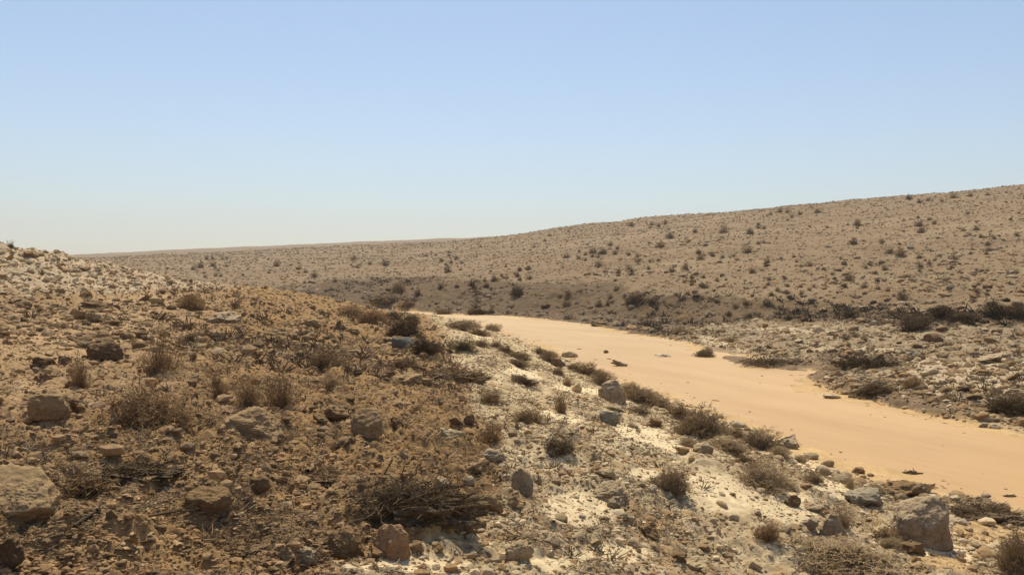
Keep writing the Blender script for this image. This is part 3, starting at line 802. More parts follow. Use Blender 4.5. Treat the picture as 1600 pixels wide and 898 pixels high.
scatter(40, band(790, 1560, I((790, 560), (1000, 640), (1560, 820)), I((790, 890), (1560, 890))), (10, 24), ['pale', 'pale', 'tan', 'white', 'white', 'grey'],
        'small pale or grey stone on the gravel between mud and stream', 'stones on the pale gravel')
scatter(48, band(1180, 1595, I((1180, 512), (1600, 512)), I((1180, 552), (1290, 560), (1400, 600), (1600, 640))), (9, 22), ['grey', 'tan', 'brown', 'pale', 'brown'],
        'stone strewn over the flood plain across the stream', 'stones on the flood plain', flat=(0.35, 0.6))

# ------------------------------------------------------------------ twigs: bushes, brush piles, sticks
def tubes(p0, p1, r0, r1, sides=3):
    n = len(p0)
    d = p1 - p0
    d = d / (np.linalg.norm(d, axis=1, keepdims=True) + 1e-9)
    ref = np.where(np.abs(d[:, 2:3]) < 0.8, np.array([[0, 0, 1.0]]), np.array([[1.0, 0, 0]]))
    a = np.cross(d, ref); a /= np.linalg.norm(a, axis=1, keepdims=True) + 1e-9
    b = np.cross(d, a)
    vs = []
    for (p, r) in ((p0, r0), (p1, r1)):
        for k in range(sides):
            t = 2 * math.pi * k / sides
            vs.append(p + (a * math.cos(t) + b * math.sin(t)) * r[:, None])
    V = np.stack(vs, 1).reshape(-1, 3)
    base = np.arange(n)[:, None] * (2 * sides)
    q = [np.concatenate([base + k, base + (k + 1) % sides, base + sides + (k + 1) % sides, base + sides + k], 1) for k in range(sides)]
    return V, np.concatenate(q, 0)

def grow(r, base, dirs, length, rad, nseg, wob, lift):
    """polylines: returns arrays (n, nseg+1, 3) and radii (nseg+1,)"""
    n = len(base)
    pts = [base]; d = dirs.copy()
    for k in range(nseg):
        d = d + r.normal(size=(n, 3)) * wob + np.array([0, 0, lift])
        d /= np.linalg.norm(d, axis=1, keepdims=True)
        pts.append(pts[-1] + d * (length / nseg)[:, None])
    return np.stack(pts, 1)

def segs(pl_, rad, taper=0.5):
    k = pl_.shape[1] - 1
    p0 = pl_[:, :-1].reshape(-1, 3); p1 = pl_[:, 1:].reshape(-1, 3)
    t = np.linspace(1, taper, k + 1)
    r0 = (rad[:, None] * t[None, :-1]).ravel(); r1 = (rad[:, None] * t[None, 1:]).ravel()
    return p0, p1, r0, r1

def children_of(r, pl_, m_, spread, t0=0.25):
    n, k1, _ = pl_.shape
    i = np.repeat(np.arange(n), m_)
    t = r.uniform(t0, 1.0, len(i)) * (k1 - 1)
    j = np.minimum(t.astype(int), k1 - 2); f = (t - j)[:, None]
    p = pl_[i, j] * (1 - f) + pl_[i, j + 1] * f
    d = pl_[i, j + 1] - pl_[i, j]
    d = d / (np.linalg.norm(d, axis=1, keepdims=True) + 1e-9) + r.normal(size=(len(i), 3)) * spread
    d /= np.linalg.norm(d, axis=1, keepdims=True)
    return p, d

def bush_arrays(seed, kind, stems, sprigs, m1, thick, leaf=0):
    """unit bush (1 wide, 1 high): woody stems from the foot, sprigs through the whole crown"""
    r = np.random.default_rng(seed)
    def crown_r(dirs):                                    # lumpy outline
        return 0.80 + 0.48 * noise3(dirs * 1.5 + seed * 1.7, seed) + 0.20 * noise3(dirs * 4.5 + seed, seed + 3)
    n = sprigs
    an = r.uniform(0, 2 * np.pi, n); sz = r.uniform(-0.05, 1, n) if kind != 'upright' else r.uniform(0.15, 1, n)
    ce = np.sqrt(np.maximum(0, 1 - sz ** 2))
    dirs = np.stack([np.cos(an) * ce, np.sin(an) * ce, sz], 1)
    rad = crown_r(dirs) * r.uniform(0.02, 1, n) ** (0.42 if kind != 'upright' else 0.6)
    p = dirs * rad[:, None] * [0.5, 0.5, 1.0]
    mixw = {'dome': (0.55, 0.40, 0.55), 'upright': (0.25, 1.1, 0.30), 'sprawl': (0.55, 0.10, 0.75)}[kind]
    d = dirs * mixw[0] + np.array([0, 0, mixw[1]]) + r.normal(size=(n, 3)) * mixw[2]
    d /= np.linalg.norm(d, axis=1, keepdims=True)
    L = r.uniform(0.07, 0.20, n) * {'dome': 1, 'upright': 1.35, 'sprawl': 1.1}[kind]
    p_b = grow(r, p - d * (L * 0.5)[:, None], d, L, None, 3, 0.25, 0.0)
    dp, dd = children_of(r, p_b, m1, 0.75, 0.1)
    p_c = grow(r, dp, dd, r.uniform(0.02, 0.06, len(dp)), None, 2, 0.35, 0.02)
    B = segs(p_b, r.uniform(0.7, 1.2, n) * thick); Cc = segs(p_c, np.full(len(dp), thick * 0.62), 0.7)
    twig = [np.concatenate(x) for x in zip(B, Cc)]
    if leaf:
        ep, ed = children_of(r, p_c, leaf, 1.2, 0.1)
        p_d = grow(r, ep, ed, r.uniform(0.008, 0.02, len(ep)), None, 1, 0.1, 0)
        twig = [np.concatenate(x) for x in zip(twig, segs(p_d, np.full(len(ep), thick * 0.95), 0.4))]
    # stems reach from the foot to some of the sprigs
    k = r.choice(n, stems, replace=False)
    rb = 0.22 * np.sqrt(r.uniform(0, 1, stems)); ab = r.uniform(0, 2 * np.pi, stems)
    foot = np.stack([np.cos(ab) * rb + p[k, 0] * 0.25, np.sin(ab) * rb + p[k, 1] * 0.25, np.full(stems, -0.03)], 1)
    t = np.linspace(0, 1, 6)[None, :, None]
    bow = r.normal(0, 0.05, (stems, 1, 3)) * np.sin(t * np.pi) + r.normal(0, 0.012, (stems, 6, 3))
    p_a = foot[:, None] * (1 - t) + p[k][:, None] * t + bow
    A = segs(p_a, r.uniform(0.8, 1.6, stems) * thick * 1.6, 0.4)
    return A, twig

def clamp_ground(V):
    V[:, 2] = np.where(V[:, 2] < -0.03, -0.03 + 0.2 * (V[:, 2] + 0.03), V[:, 2])
    return V

def bush_meshes(seed, kind, stems, m1, m2, thick, leaf=0, split=True):
    A, T = bush_arrays(seed, kind, stems, m1, m2, thick, leaf)
    out = []
    for arr in ((A, T) if split else ([np.concatenate(x) for x in zip(A, T)],)):
        V, Q = tubes(*arr)
        out.append(mesh_from('bush', clamp_ground(V), quads=Q, smooth=False))
    return out

NEARB = {
    'dome': [bush_meshes(10 + k, 'dome', 150, 1150, 6, 0.0042, 1) for k in range(5)],
    'upright': [bush_meshes(20 + k, 'upright', 110, 520, 5, 0.0040, 1) for k in range(3)],
    'sprawl': [bush_meshes(30 + k, 'sprawl', 130, 1000, 6, 0.0042, 1) for k in range(4)],
}
FARB = [bush_meshes(50 + k, ['dome', 'dome', 'sprawl'][k % 3], 30, 320, 4, 0.0105, 0, split=False)[0] for k in range(6)]
_bc = {}
def styled(me, m_):
    key = (me.name, m_.name)
    if key not in _bc:
        c = me.copy(); c.materials.clear(); c.materials.append(m_); _bc[key] = c
    return _bc[key]

bush_count = 0
def put_bush(px, v, w, h, style, kind, label, name='bush', cat='bush', group=None, small=False, yaw=None):
    global bush_count
    a = at(px, v + h * 0.46)
    if a is None: return None
    x, y, z = a
    sx = w * y / F
    sx *= 1.1 if not small else 1.0
    sz = max(0.55 * h, 1.06 * h - 0.5 * w * min((v - VH) / F, 0.4)) * y / F
    bush_count += 1
    yaw = random.uniform(0, 2 * math.pi) if yaw is None else yaw
    yy = y + sx * 0.3
    loc = (x * yy / y, yy, max(float(ground_z(np.array([x * yy / y]), np.array([yy]))[0]), 0.0) * 0.5 + z * 0.5 - 0.01 * sx)
    if small:
        o = obj(name, styled(FARB[bush_count % 6], TW[style][1]))
        o.location = loc; o.scale = (sx, sx, sz); o.rotation_euler.z = yaw
    else:
        o = obj(name, None)
        o.location = loc; o.scale = (sx, sx * random.uniform(0.8, 1.1), sz); o.rotation_euler = (R(random.uniform(-7, 7)), R(random.uniform(-9, 9)), yaw)
        a_, b_ = NEARB[kind][bush_count % len(NEARB[kind])]
        obj('stem', styled(a_, TW[style][0]), parent=o)
        obj('twigs', styled(b_, TW[style][1]), parent=o)
    tag(o, label, cat, group)
    taken.append((px, v, w, h))
    return o

EDGE_BUSH = [(1125, 668, 52, 26), (1150, 676, 44, 24), (1218, 706, 40, 24), (985, 606, 40, 22), (1030, 628, 50, 28), (1062, 640, 56, 32), (935, 583, 30, 16), (895, 571, 28, 14), (845, 548, 30, 14), (872, 580, 26, 14), (1250, 716, 34, 16), (1290, 738, 32, 15), (1145, 700, 48, 22), (1165, 716, 50, 24), (1225, 752, 44, 24), (1075, 690, 38, 18), (1000, 640, 36, 18), (790, 545, 30, 14), (775, 536, 26, 13), (1370, 765, 36, 18), (1392, 848, 40, 22)]
BUSHES = [
 # px, v, w, h, style, kind, label
 (230, 628, 150, 92, 'brown', 'dome', 'largest brown twiggy bush on the near slope above the pale-topped rock'),
 (250, 556, 90, 66, 'brown', 'upright', 'tall thin-stemmed brown bush just behind the largest bush'),
 (208, 536, 26, 24, 'brown', 'upright', 'little upright tuft beside the dark rounded boulder'),
 (125, 584, 44, 54, 'brown', 'upright', 'sparse upright twigs below the dark rounded boulder'),
 (343, 606, 34, 44, 'brown', 'upright', 'thin bare stem tuft between the largest bush and the twin upright bushes'),
 (390, 610, 62, 62, 'brown', 'upright', 'upright twiggy bush of a twin pair above the broad sloping boulder'),
 (440, 610, 64, 66, 'brown', 'upright', 'fuller upright bush of the twin pair nearer the round bush'),
 (508, 558, 84, 48, 'brown', 'dome', 'dense round brown bush standing alone on the mud slope'),
 (516, 594, 58, 42, 'grey', 'upright', 'thin greyish bush directly below the dense round brown bush'),
 (299, 471, 50, 32, 'brown', 'dome', 'dark tuft bush on the upper slope in front of the low grey-brown boulder'),
 (305, 524, 54, 22, 'brown', 'sprawl', 'low sprawling brown bush on the upper sandy slope'),
 (137, 459, 22, 12, 'brown', 'dome', 'small brown bush at the foot of the pale mound'),
 (62, 483, 20, 11, 'brown', 'dome', 'small bush on the sandy slope below the mound near the frame edge'),
 (17, 382, 14, 13, 'green', 'dome', 'small dark bush on the very crest of the pale mound'),
 (65, 426, 20, 10, 'green', 'dome', 'dark green-brown shrub on the face of the pale mound'),
 (665, 540, 66, 36, 'dark', 'dome', 'dark bush right beside the pointed end of the grey sheet'),
 (630, 506, 74, 42, 'dark', 'dome', 'big dark bush on the bank behind the grey sheet'),
 (583, 492, 66, 30, 'brown', 'dome', 'brown rounded bush in the dark bush row on the bank crest'),
 (546, 484, 50, 20, 'brown', 'dome', 'lower brown bush at the far end of the dark bush row'),
 (615, 492, 30, 16, 'dark', 'dome', 'small dark bush topping the bank against the far end of the stream'),
 (642, 497, 30, 16, 'green', 'dome', 'dark green-brown bush at the far water edge end of the bush row'),
 (724, 537, 46, 24, 'green', 'dome', 'dark green-brown bush on pale stones beyond the grey sheet'),
 (631, 567, 54, 22, 'brown', 'sprawl', 'low brown bush below the grey sheet'),
 (765, 620, 44, 28, 'brown', 'dome', 'brown bush at the edge of the mud above the flat cream patch'),
 (715, 507, 74, 18, 'brown', 'dome', 'brown strip-shaped bush along the bank near the far stream bend'),
 (748, 517, 40, 16, 'brown', 'dome', 'small bush at the lower end of the strip-shaped bush'),
 (752, 535, 30, 16, 'grey', 'dome', 'grey-brown bush on the bank beside the far stream bend'),
 (769, 510, 32, 15, 'pale', 'dome', 'pale bush growing at the water edge of the far bend'),
 (810, 553, 50, 20, 'grey', 'sprawl', 'grey sprawling bush on the bank crest by the square brown rock'),
 (858, 556, 40, 20, 'grey', 'dome', 'grey bush next to the square brown rock on the crest'),
 (808, 566, 40, 16, 'brown', 'dome', 'brown humped bush below the grey sprawling crest bush'),
 (823, 596, 36, 18, 'dark', 'dome', 'dark flat-topped bush on pale gravel under the crest'),
 (886, 595, 24, 18, 'brown', 'dome', 'small brown tuft in the pale gravel below the bank bushes'),
 (915, 575, 44, 22, 'brown', 'dome', 'brown bush at the water edge across from the midstream rock'),
 (942, 590, 44, 28, 'grey', 'dome', 'grey-brown bush just above the smooth bank boulder'),
 (1004, 614, 80, 44, 'grey', 'dome', 'wide grey bush on the bank behind the smooth boulder'),
 (877, 628, 32, 40, 'brown', 'upright', 'small thin upright bush standing on the flat cream patch'),
 (825, 648, 62, 34, 'brown', 'sprawl', 'brown spreading bush beside the flat cream patch'),
 (768, 678, 66, 48, 'brown', 'upright', 'sparse upright bush at the mud edge above the grey rounded rock'),
 (870, 694, 74, 40, 'dark', 'sprawl', 'dark sprawling bush in the middle of the pale gravel'),
 (1050, 748, 82, 58, 'grey', 'dome', 'dense isolated grey-brown round bush on the pale gravel'),
 (1090, 657, 104, 58, 'grey', 'dome', 'widest grey bush on the bank crest above the water'),
 (1188, 684, 72, 44, 'grey', 'dome', 'grey-brown bush on the bank crest next to the sloping grey rock'),
 (1190, 742, 100, 58, 'pale', 'sprawl', 'pale twiggy sprawling bush below the bank crest bushes'),
 (1130, 690, 60, 28, 'pale', 'sprawl', 'small pale bush in front of the widest bank bush'),
 (1200, 830, 50, 42, 'brown', 'dome', 'dark brown tuft bush on gravel near the lower edge'),
 (1320, 812, 36, 40, 'grey', 'upright', 'thin bush standing behind the pointed grey rock'),
 (1328, 752, 34, 26, 'pale', 'upright', 'pale thin bush just above the layered blue-grey boulder'),
 (1272, 745, 34, 24, 'grey', 'dome', 'small grey bush on gravel near the stream edge'),
 (1384, 832, 56, 32, 'brown', 'sprawl', 'brown grassy bush against the shaded face of the biggest boulder'),
 (1300, 872, 210, 76, 'grey', 'sprawl', 'very wide tangled grey brush along the lower edge'),
 (1590, 862, 60, 86, 'grey', 'dome', 'grey-green bush cut by the frame edge at the lower corner'),
 (1580, 630, 80, 48, 'dark', 'dome', 'big dark bush at the frame edge across the stream'),
 (1431, 504, 56, 30, 'dark', 'dome', 'dark bush at the near end of the terrace thicket across the stream'),
 (1474, 488, 62, 28, 'dark', 'dome', 'broad dark bush in the middle of the terrace thicket'),
 (1512, 496, 60, 20, 'dark', 'dome', 'low dark bush in the front of the terrace thicket'),
 (1557, 484, 54, 34, 'dark', 'dome', 'tallest dark bush of the terrace thicket'),
 (1592, 486, 54, 34, 'dark', 'dome', 'dark bush of the terrace thicket cut by the frame edge'),
 (1328, 490, 30, 15, 'dark', 'dome', 'dark round bush on the terrace edge before the thicket'),
 (1323, 526, 20, 11, 'green', 'dome', 'small green-brown round bush on the flood plain'),
 (1351, 529, 22, 14, 'brown', 'dome', 'small brown bush beside the green-brown bush on the flood plain'),
 (1481, 535, 24, 11, 'brown', 'dome', 'small brown bush on the flood plain in front of the thicket'),
 (1368, 607, 72, 28, 'dark', 'sprawl', 'dark sprawling bush on the mud bar across the stream'),
 (1431, 598, 42, 24, 'brown', 'dome', 'brown bush on pale soil beside the mud bar'),
 (1481, 621, 26, 14, 'brown', 'dome', 'small brown bush near the end of the mud bar'),
 (1101, 549, 40, 19, 'grey', 'dome', 'lone grey bush growing out of the muddy stream'),
 (1065, 517, 32, 12, 'brown', 'dome', 'brown bush on the far water edge'),
 (1143, 529, 22, 13, 'brown', 'dome', 'small bush behind the lone bush of the stream'),
 (1200, 472, 26, 16, 'dark', 'dome', 'dark bush at the foot of the far bank below the hillside'),
 (993, 468, 34, 17, 'dark', 'dome', 'dark bush of a pair on the far bank'),
 (1019, 470, 24, 15, 'dark', 'dome', 'smaller dark bush of the pair on the far bank'),
 (808, 455, 28, 18, 'green', 'dome', 'dark round bush on the far bank where the stream bends'),
 (637, 479, 34, 12, 'brown', 'dome', 'brown low bush at the far end of the stream'),
 (693, 486, 32, 11, 'brown', 'dome', 'brown bush at the far water edge of the bend'),
 (582, 473, 26, 12, 'brown', 'dome', 'brown bush before the grey debris heap at the far bend'),
 (746, 487, 44, 11, 'brown', 'dome', 'purplish brown mat-like bush at the far water edge'),
 (1419, 307, 13, 11, 'green', 'dome', 'round dark bush standing out on the skyline'),
 (1490, 306, 16, 9, 'brown', 'dome', 'brown bush on the skyline beyond the round dark bush'),
 (1071, 415, 18, 14, 'grey', 'dome', 'round fuzzy bush in the middle of the hillside'),
 (1176, 421, 17, 13, 'brown', 'dome', 'dark fuzzy bush on the hillside beyond the far bank'),
 (1086, 360, 13, 8, 'brown', 'dome', 'dark bush high on the open hillside'),
 (937, 412, 18, 11, 'grey', 'dome', 'pale fuzzy bush low on the hillside above the stream bend'),
]
for (px, v, w, h, st, kd, lb) in BUSHES:
    put_bush(px, v, w, h, st, kd, lb, small=(w < 27))

for k, (px, v, w, h) in enumerate(EDGE_BUSH):
    put_bush(px, v, w, h, ['grey', 'brown', 'pale', 'grey'][k % 4], ['dome', 'sprawl'][k % 2], 'low dry scrub in the ragged line along the near stream bank', 'bush', 'bush', 'low scrub along the near bank')

# ---- hillside shrubs (each one a thing; too far off to show parts)
def hill_shrubs(n, region, size, styles, label, group):
    k = tries = 0
    while k < n and tries < n * 120:
        tries += 1
        px, v = region()
        w = min(size[0] * random.uniform(0.75, 1.15) * (1 - random.random()) ** -0.45, size[1] * 1.35)
        if random.random() > 0.12 + 1.5 * float(noise2(np.array([px / 75]), np.array([v / 24]), 77)[0]): continue
        if not free(px, v, w * 0.25): continue
        if put_bush(px, v, w, w * random.uniform(0.5, 0.75), random.choice(styles), 'dome', label, 'shrub', 'shrub', group, True): k += 1
sky = I((120, 398), (300, 389), (600, 377), (790, 369), (1000, 343), (1300, 314), (1600, 290))
btop = I((300, 440), (500, 443), (650, 436), (800, 438), (950, 442), (1100, 455), (1300, 470), (1600, 476))
mid = lambda t: (lambda x: sky(x) * (1 - t) + btop(x) * t)
hill_shrubs(34, band(840, 1600, mid(0.03), mid(0.3)), (8, 14), ['straw', 'straw', 'brown'], 'small dry shrub high on the hillside under the skyline', 'shrubs of the upper hillside')
hill_shrubs(62, band(830, 1600, mid(0.32), mid(0.68)), (9, 17), ['straw', 'straw', 'brown'], 'small dry shrub dotted over the middle of the hillside', 'shrubs of the middle hillside')
hill_shrubs(50, band(800, 1600, mid(0.7), mid(0.98)), (10, 20), ['straw', 'brown', 'brown', 'green'], 'dry shrub along the hillside foot above the dark bank', 'shrubs of the hillside foot')
hill_shrubs(48, band(220, 800, mid(0.22), mid(0.97)), (7, 13), ['straw', 'straw', 'brown'], 'tiny dry shrub on the distant plain beyond the wadi', 'shrubs of the distant plain')
hill_shrubs(26, band(560, 1300, lambda x: btop(x) + 3, lambda x: btop(x) + 34), (12, 24), ['green', 'brown', 'dark', 'brown'], 'brown shrub clinging to the dark far bank of the wadi', 'shrubs of the dark bank')

# ---- brush piles: a lumpy mat of litter with a tangle of sticks
def brush_pile(px, v, w, h, style, label, sticks=260, core=True, long_=0.35, flat=0.5, seed=1, name='brush_pile'):
    a = at(px, v + h * 0.4)
    if a is None: return
    x, y, z = a
    r = np.random.default_rng(seed)
    sx = w * y / F; sz = h * y / F * flat
    sy = sx * 0.55
    o = obj(name, None)
    yy = y + sy * 0.35
    gz = float(ground_z(np.array([x * yy / y]), np.array([yy]))[0])
    o.location = (x * yy / y, yy, max(gz, 0.0))
    if core:
        vv, ff = ico(5)
        p = vv.copy()
        for k, (s_, am) in enumerate([(2, 0.35), (5, 0.22), (12, 0.14), (28, 0.07)]):
            p = p * (1 + am * noise3(vv * s_ + seed * 3.3, seed + k))[:, None]
        p = p * np.array([sx * 0.46, sy * 0.44, sz * 0.6])
        obj('litter_mat', mesh_from('litter_mat', p, tris=ff, smooth=False), TW[style][0], o)
    n = sticks
    c = np.stack([np.clip(r.normal(0, 0.2, n), -0.42, 0.42) * sx, np.clip(r.normal(0, 0.2, n), -0.42, 0.42) * sy, np.abs(r.normal(0.35, 0.25, n)) * sz], 1)
    ang = r.normal(0, 0.9, n); el = r.normal(0.05, 0.28, n)
    d = np.stack([np.cos(ang) * np.cos(el), np.sin(ang) * np.cos(el), np.sin(el)], 1) * np.where(r.random(n) < 0.5, -1, 1)[:, None]
    L = r.uniform(0.16, long_ + 0.05, n) * sx
    g = grow(r, c - d * L[:, None] / 2, d, L, None, 4, 0.16, 0.0)
    A = segs(g, r.uniform(0.0025, 0.006, n) * max(1, y / 12))
    cp, cd = children_of(r, g, 4, 0.8, 0.1)
    g2 = grow(r, cp, cd, r.uniform(0.03, 0.11, len(cp)) * sx, None, 2, 0.3, 0.02)
    B = segs(g2, np.full(len(cp), 0.0022 * max(1, y / 10)))
    V, Q = tubes(*A); obj('brushwood', mesh_from('brushwood', V, quads=Q, smooth=False), TW[style][0], o)
    V, Q = tubes(*B); obj('twigs', mesh_from('twigs', V, quads=Q, smooth=False), TW[style][1], o)
    tag(o, label, 'brush pile')
    taken.append((px, v, w, h))
    return o
brush_pile(645, 788, 210, 84, 'dark', 'big dark pile of dead branches and wet litter behind the pinkish boulder', 520, seed=3, flat=0.5)
brush_pile(220, 733, 130, 36, 'dark', 'dark heap of brush caught on the mud above the square boulder', 200, seed=4)
brush_pile(135, 760, 90, 52, 'brown', 'tangle of brown twigs beside the large pale boulder', 220, core=False, seed=5)
brush_pile(1527, 797, 140, 38, 'dark', 'dark flood wrack of branches along the water near the biggest boulder', 260, seed=6, long_=0.3)
brush_pile(1353, 568, 120, 24, 'dark', 'dark mat of branches on the flood plain behind the mud bar', 300, seed=7, core=False)
brush_pile(712, 579, 100, 38, 'brown', 'brown heap of washed-up brush at the mud edge below the grey sheet', 220, seed=8)
brush_pile(1205, 570, 110, 11, 'dark', 'narrow strip of dark wrack lying in the shallow far edge of the stream', 160, seed=9, core=False)
brush_pile(606, 467, 56, 16, 'grey', 'grey debris heap at the far end of the stream', 90, seed=10)
brush_pile(1425, 737, 26, 9, 'dark', 'small dark clump of drifting twigs in the stream by the rock ledge', 40, seed=11, name='driftwood_clump')
brush_pile(1492, 771, 22, 10, 'brown', 'tiny twig clump stranded in the shallows before the dark flood wrack', 30, seed=12, name='driftwood_clump')
brush_pile(1579, 774, 20, 6, 'dark', 'tiny dark twig clump drifting out in the stream near the frame edge', 30, seed=13, name='driftwood_clump')
brush_pile(300, 835, 220, 26, 'brown', 'long low ridge of flood litter across the mud under the square boulder', 240, seed=14, flat=0.4)
brush_pile(500, 740, 120, 40, 'brown', 'brown litter heap with a dead root on the mud slope', 160, seed=15, flat=0.35)

# ---- single sticks
def stick(px0, v0, px1, v1, rad, style, label, lift=0.0, seed=0, name='stick'):
    a = at(px0, v0); b_ = at(px1, v1)
    if lift:                                       # an upright stick: same distance, tip above its foot
        y = a[1]; b_ = ((px1 - 800) / F * y, y + 0.04, CH - (v1 - VH) * y / F)
    p = np.array(a) + [0, 0, 0.0 if lift else rad]; q = np.array(b_) + [0, 0, 0 if lift else rad]
    r = np.random.default_rng(seed)
    n = 8
    t = np.linspace(0, 1, n)[:, None]
    pts = p * (1 - t) + q * t
    off = r.normal(0, 0.022, (n, 3)) * np.linalg.norm(q - p); off[:, 2] = np.abs(off[:, 2]) * 0.6; off[0] = 0
    pts = pts + off
    if not lift:
        pts[:, 2] = np.maximum(pts[:, 2], ground_z(pts[:, 0], pts[:, 1]) + rad * 0.6)
    rr = np.linspace(rad, rad * 0.45, n)
    V, Q = tubes(pts[:-1], pts[1:], rr[:-1], rr[1:], 6)
    side = []
    for k in (2, 4, 5):
        d = r.normal(size=3) + (q - p) / np.linalg.norm(q - p); d[2] = abs(d[2]) * 0.5; d /= np.linalg.norm(d)
        side.append((pts[k], pts[k] + d * np.linalg.norm(q - p) * r.uniform(0.1, 0.22)))
    s0 = np.array([s[0] for s in side]); s1 = np.array([s[1] for s in side])
    V2, Q2 = tubes(s0, s1, np.full(3, rad * 0.5), np.full(3, rad * 0.25), 5)
    o = obj(name, mesh_from(name, np.vstack([V, V2]), quads=np.vstack([Q, Q2 + len(V)]), smooth=True), TW[style][0])
    tag(o, label, name)
stick(594, 752, 612, 719, 0.009, 'dark', 'dark bare stick standing up from the brush pile, nearest the mud', 1, 1)
stick(624, 758, 631, 729, 0.009, 'dark', 'short dark stick standing in the middle of the brush pile', 1, 2)
stick(636, 760, 660, 716, 0.008, 'dark', 'slanting dark stick rising from the brush pile on its gravel side', 1, 3)
stick(700, 880, 731, 830, 0.008, 'pale', 'pale dry stick lying in front of the dark brush pile', 0, 4)
stick(585, 772, 587, 745, 0.007, 'pale', 'thin pale stick upright in the dark brush pile', 1, 14)
stick(480, 740, 512, 714, 0.02, 'brown', 'stout dead root lying on the mud slope', 0, 5, 'dead_root')
stick(115, 825, 320, 802, 0.012, 'dark', 'long thin dark branch across the litter below the square boulder', 0, 6, 'branch')
stick(150, 735, 260, 690, 0.007, 'brown', 'thin brown branch leaning over the brush heap', 0, 7, 'branch')
stick(30, 800, 75, 775, 0.007, 'brown', 'crooked brown twig resting on the large pale boulder', 1, 8)
stick(5, 720, 25, 800, 0.008, 'brown', 'thin brown twig hanging down the face of the large pale boulder', 0, 9)
stick(1236, 900, 1280, 862, 0.008, 'pale', 'pale crooked stick in the wide tangled brush', 1, 10)
stick(1245, 862, 1290, 892, 0.007, 'pale', 'pale straight stick lying across the wide tangled brush', 0, 11)
stick(1535, 832, 1555, 842, 0.007, 'dark', 'thin dark twig on wet sand below the flood wrack', 0, 12)
stick(1552, 792, 1580, 788, 0.006, 'dark', 'bent dark twig reaching over the water from the flood wrack', 1, 13)
stick(795, 626, 832, 627, 0.012, 'grey', 'short grey stick lying flat at the edge of the cream patch', 0, 15)
stick(593, 481, 632, 479, 0.05, 'brown', 'brown log lying at the far end of the stream', 0, 16, 'log')

# ---- the grey sheet half buried on the near bank
def make_sheet():
    a = at(634, 544)
    x, y, z = a
    L = 44 * y / F; Hh = 17 * y / F
    nx, ny = 28, 14
    V = []
    r = np.random.default_rng(5)
    for i in range(nx):
        t = i / (nx - 1)
        top = np.array([t * L, 0.20 * L + 0.05 * L * math.sin(t * 3), Hh * (1.05 - 0.22 * t - 0.05 * math.sin(t * 9))])
        k = sstep(0.25, 0.75, t)
        bot = np.array([t * L, -0.03 * L - 0.26 * L * k * (1 - max(0, t - 0.7) / 0.3), 0.02 + Hh * 0.75 * max(0, t - 0.6) ** 1.3 / 0.4 ** 1.3 * 0.95])
        for j in range(ny):
            s = j / (ny - 1)
            p = bot * (1 - s) + top * s
            p[2] += Hh * 0.30 * math.sin(math.pi * s) * (1 - 0.65 * k)
            p[1] -= 0.10 * L * math.sin(math.pi * s) * (1 - k)
            p += r.normal(0, 0.0035 * L, 3) + [0, 0, 0.012 * L * math.sin(9 * t + 4 * s)]
            V.append(p)
    V = np.array(V) - [L / 2, 0, 0]
    ii = np.arange(nx * ny).reshape(nx, ny)
    Q = np.stack([ii[:-1, :-1], ii[1:, :-1], ii[1:, 1:], ii[:-1, 1:]], -1).reshape(-1, 4)
    back = V + [0, 0.06 * L, -0.02]
    nb = len(V)
    Q2 = Q[:, ::-1] + nb
    rim = np.concatenate([ii[:, 0], ii[-1, 1:], ii[-2::-1, -1], ii[0, -2:0:-1]])
    nxt = np.roll(rim, -1)
    Q3 = np.stack([nxt, rim, rim + nb, nxt + nb], 1)
    m, nt, b = new_mat('grey_plastic')
    n = n_noise(nt, 5, 6, 0.6)
    rr = n_ramp(nt, n.outputs['Fac'], [(0.35, (0.10, 0.092, 0.068)), (0.6, (0.15, 0.132, 0.095)), (0.8, (0.21, 0.175, 0.12))])
    nt.links.new(rr.outputs[0], b.inputs['Base Color']); b.inputs['Roughness'].default_value = 0.85
    n_bump(nt, b, n.outputs['Fac'], 0.3, 0.03)
    o = obj('plastic_sheet', mesh_from('plastic_sheet', np.vstack([V, back]), quads=np.vstack([Q, Q2, Q3])), m)
    o.location = (x, y, z); o.rotation_euler.z = R(-4)
    tag(o, 'grey bent sheet of plastic half buried on the bank beside a dark bush', 'plastic sheet')
make_sheet()

# ------------------------------------------------------------------ uncountable small stuff
def ground_pts(n, region):
    """random ground points seen through a region of the picture; density follows what shows"""
    uu = RNG.uniform(-0.66, 0.66, n * 3)
    ss = RNG.uniform(math.log(3.6), math.log(430), n * 3)
    d = np.exp(ss)
    z = bil(Zt, U, S, uu, ss)
    px = 800 + F * uu; v = VH + F * (CH - z) / d
    return uu, ss, d, z, px, v

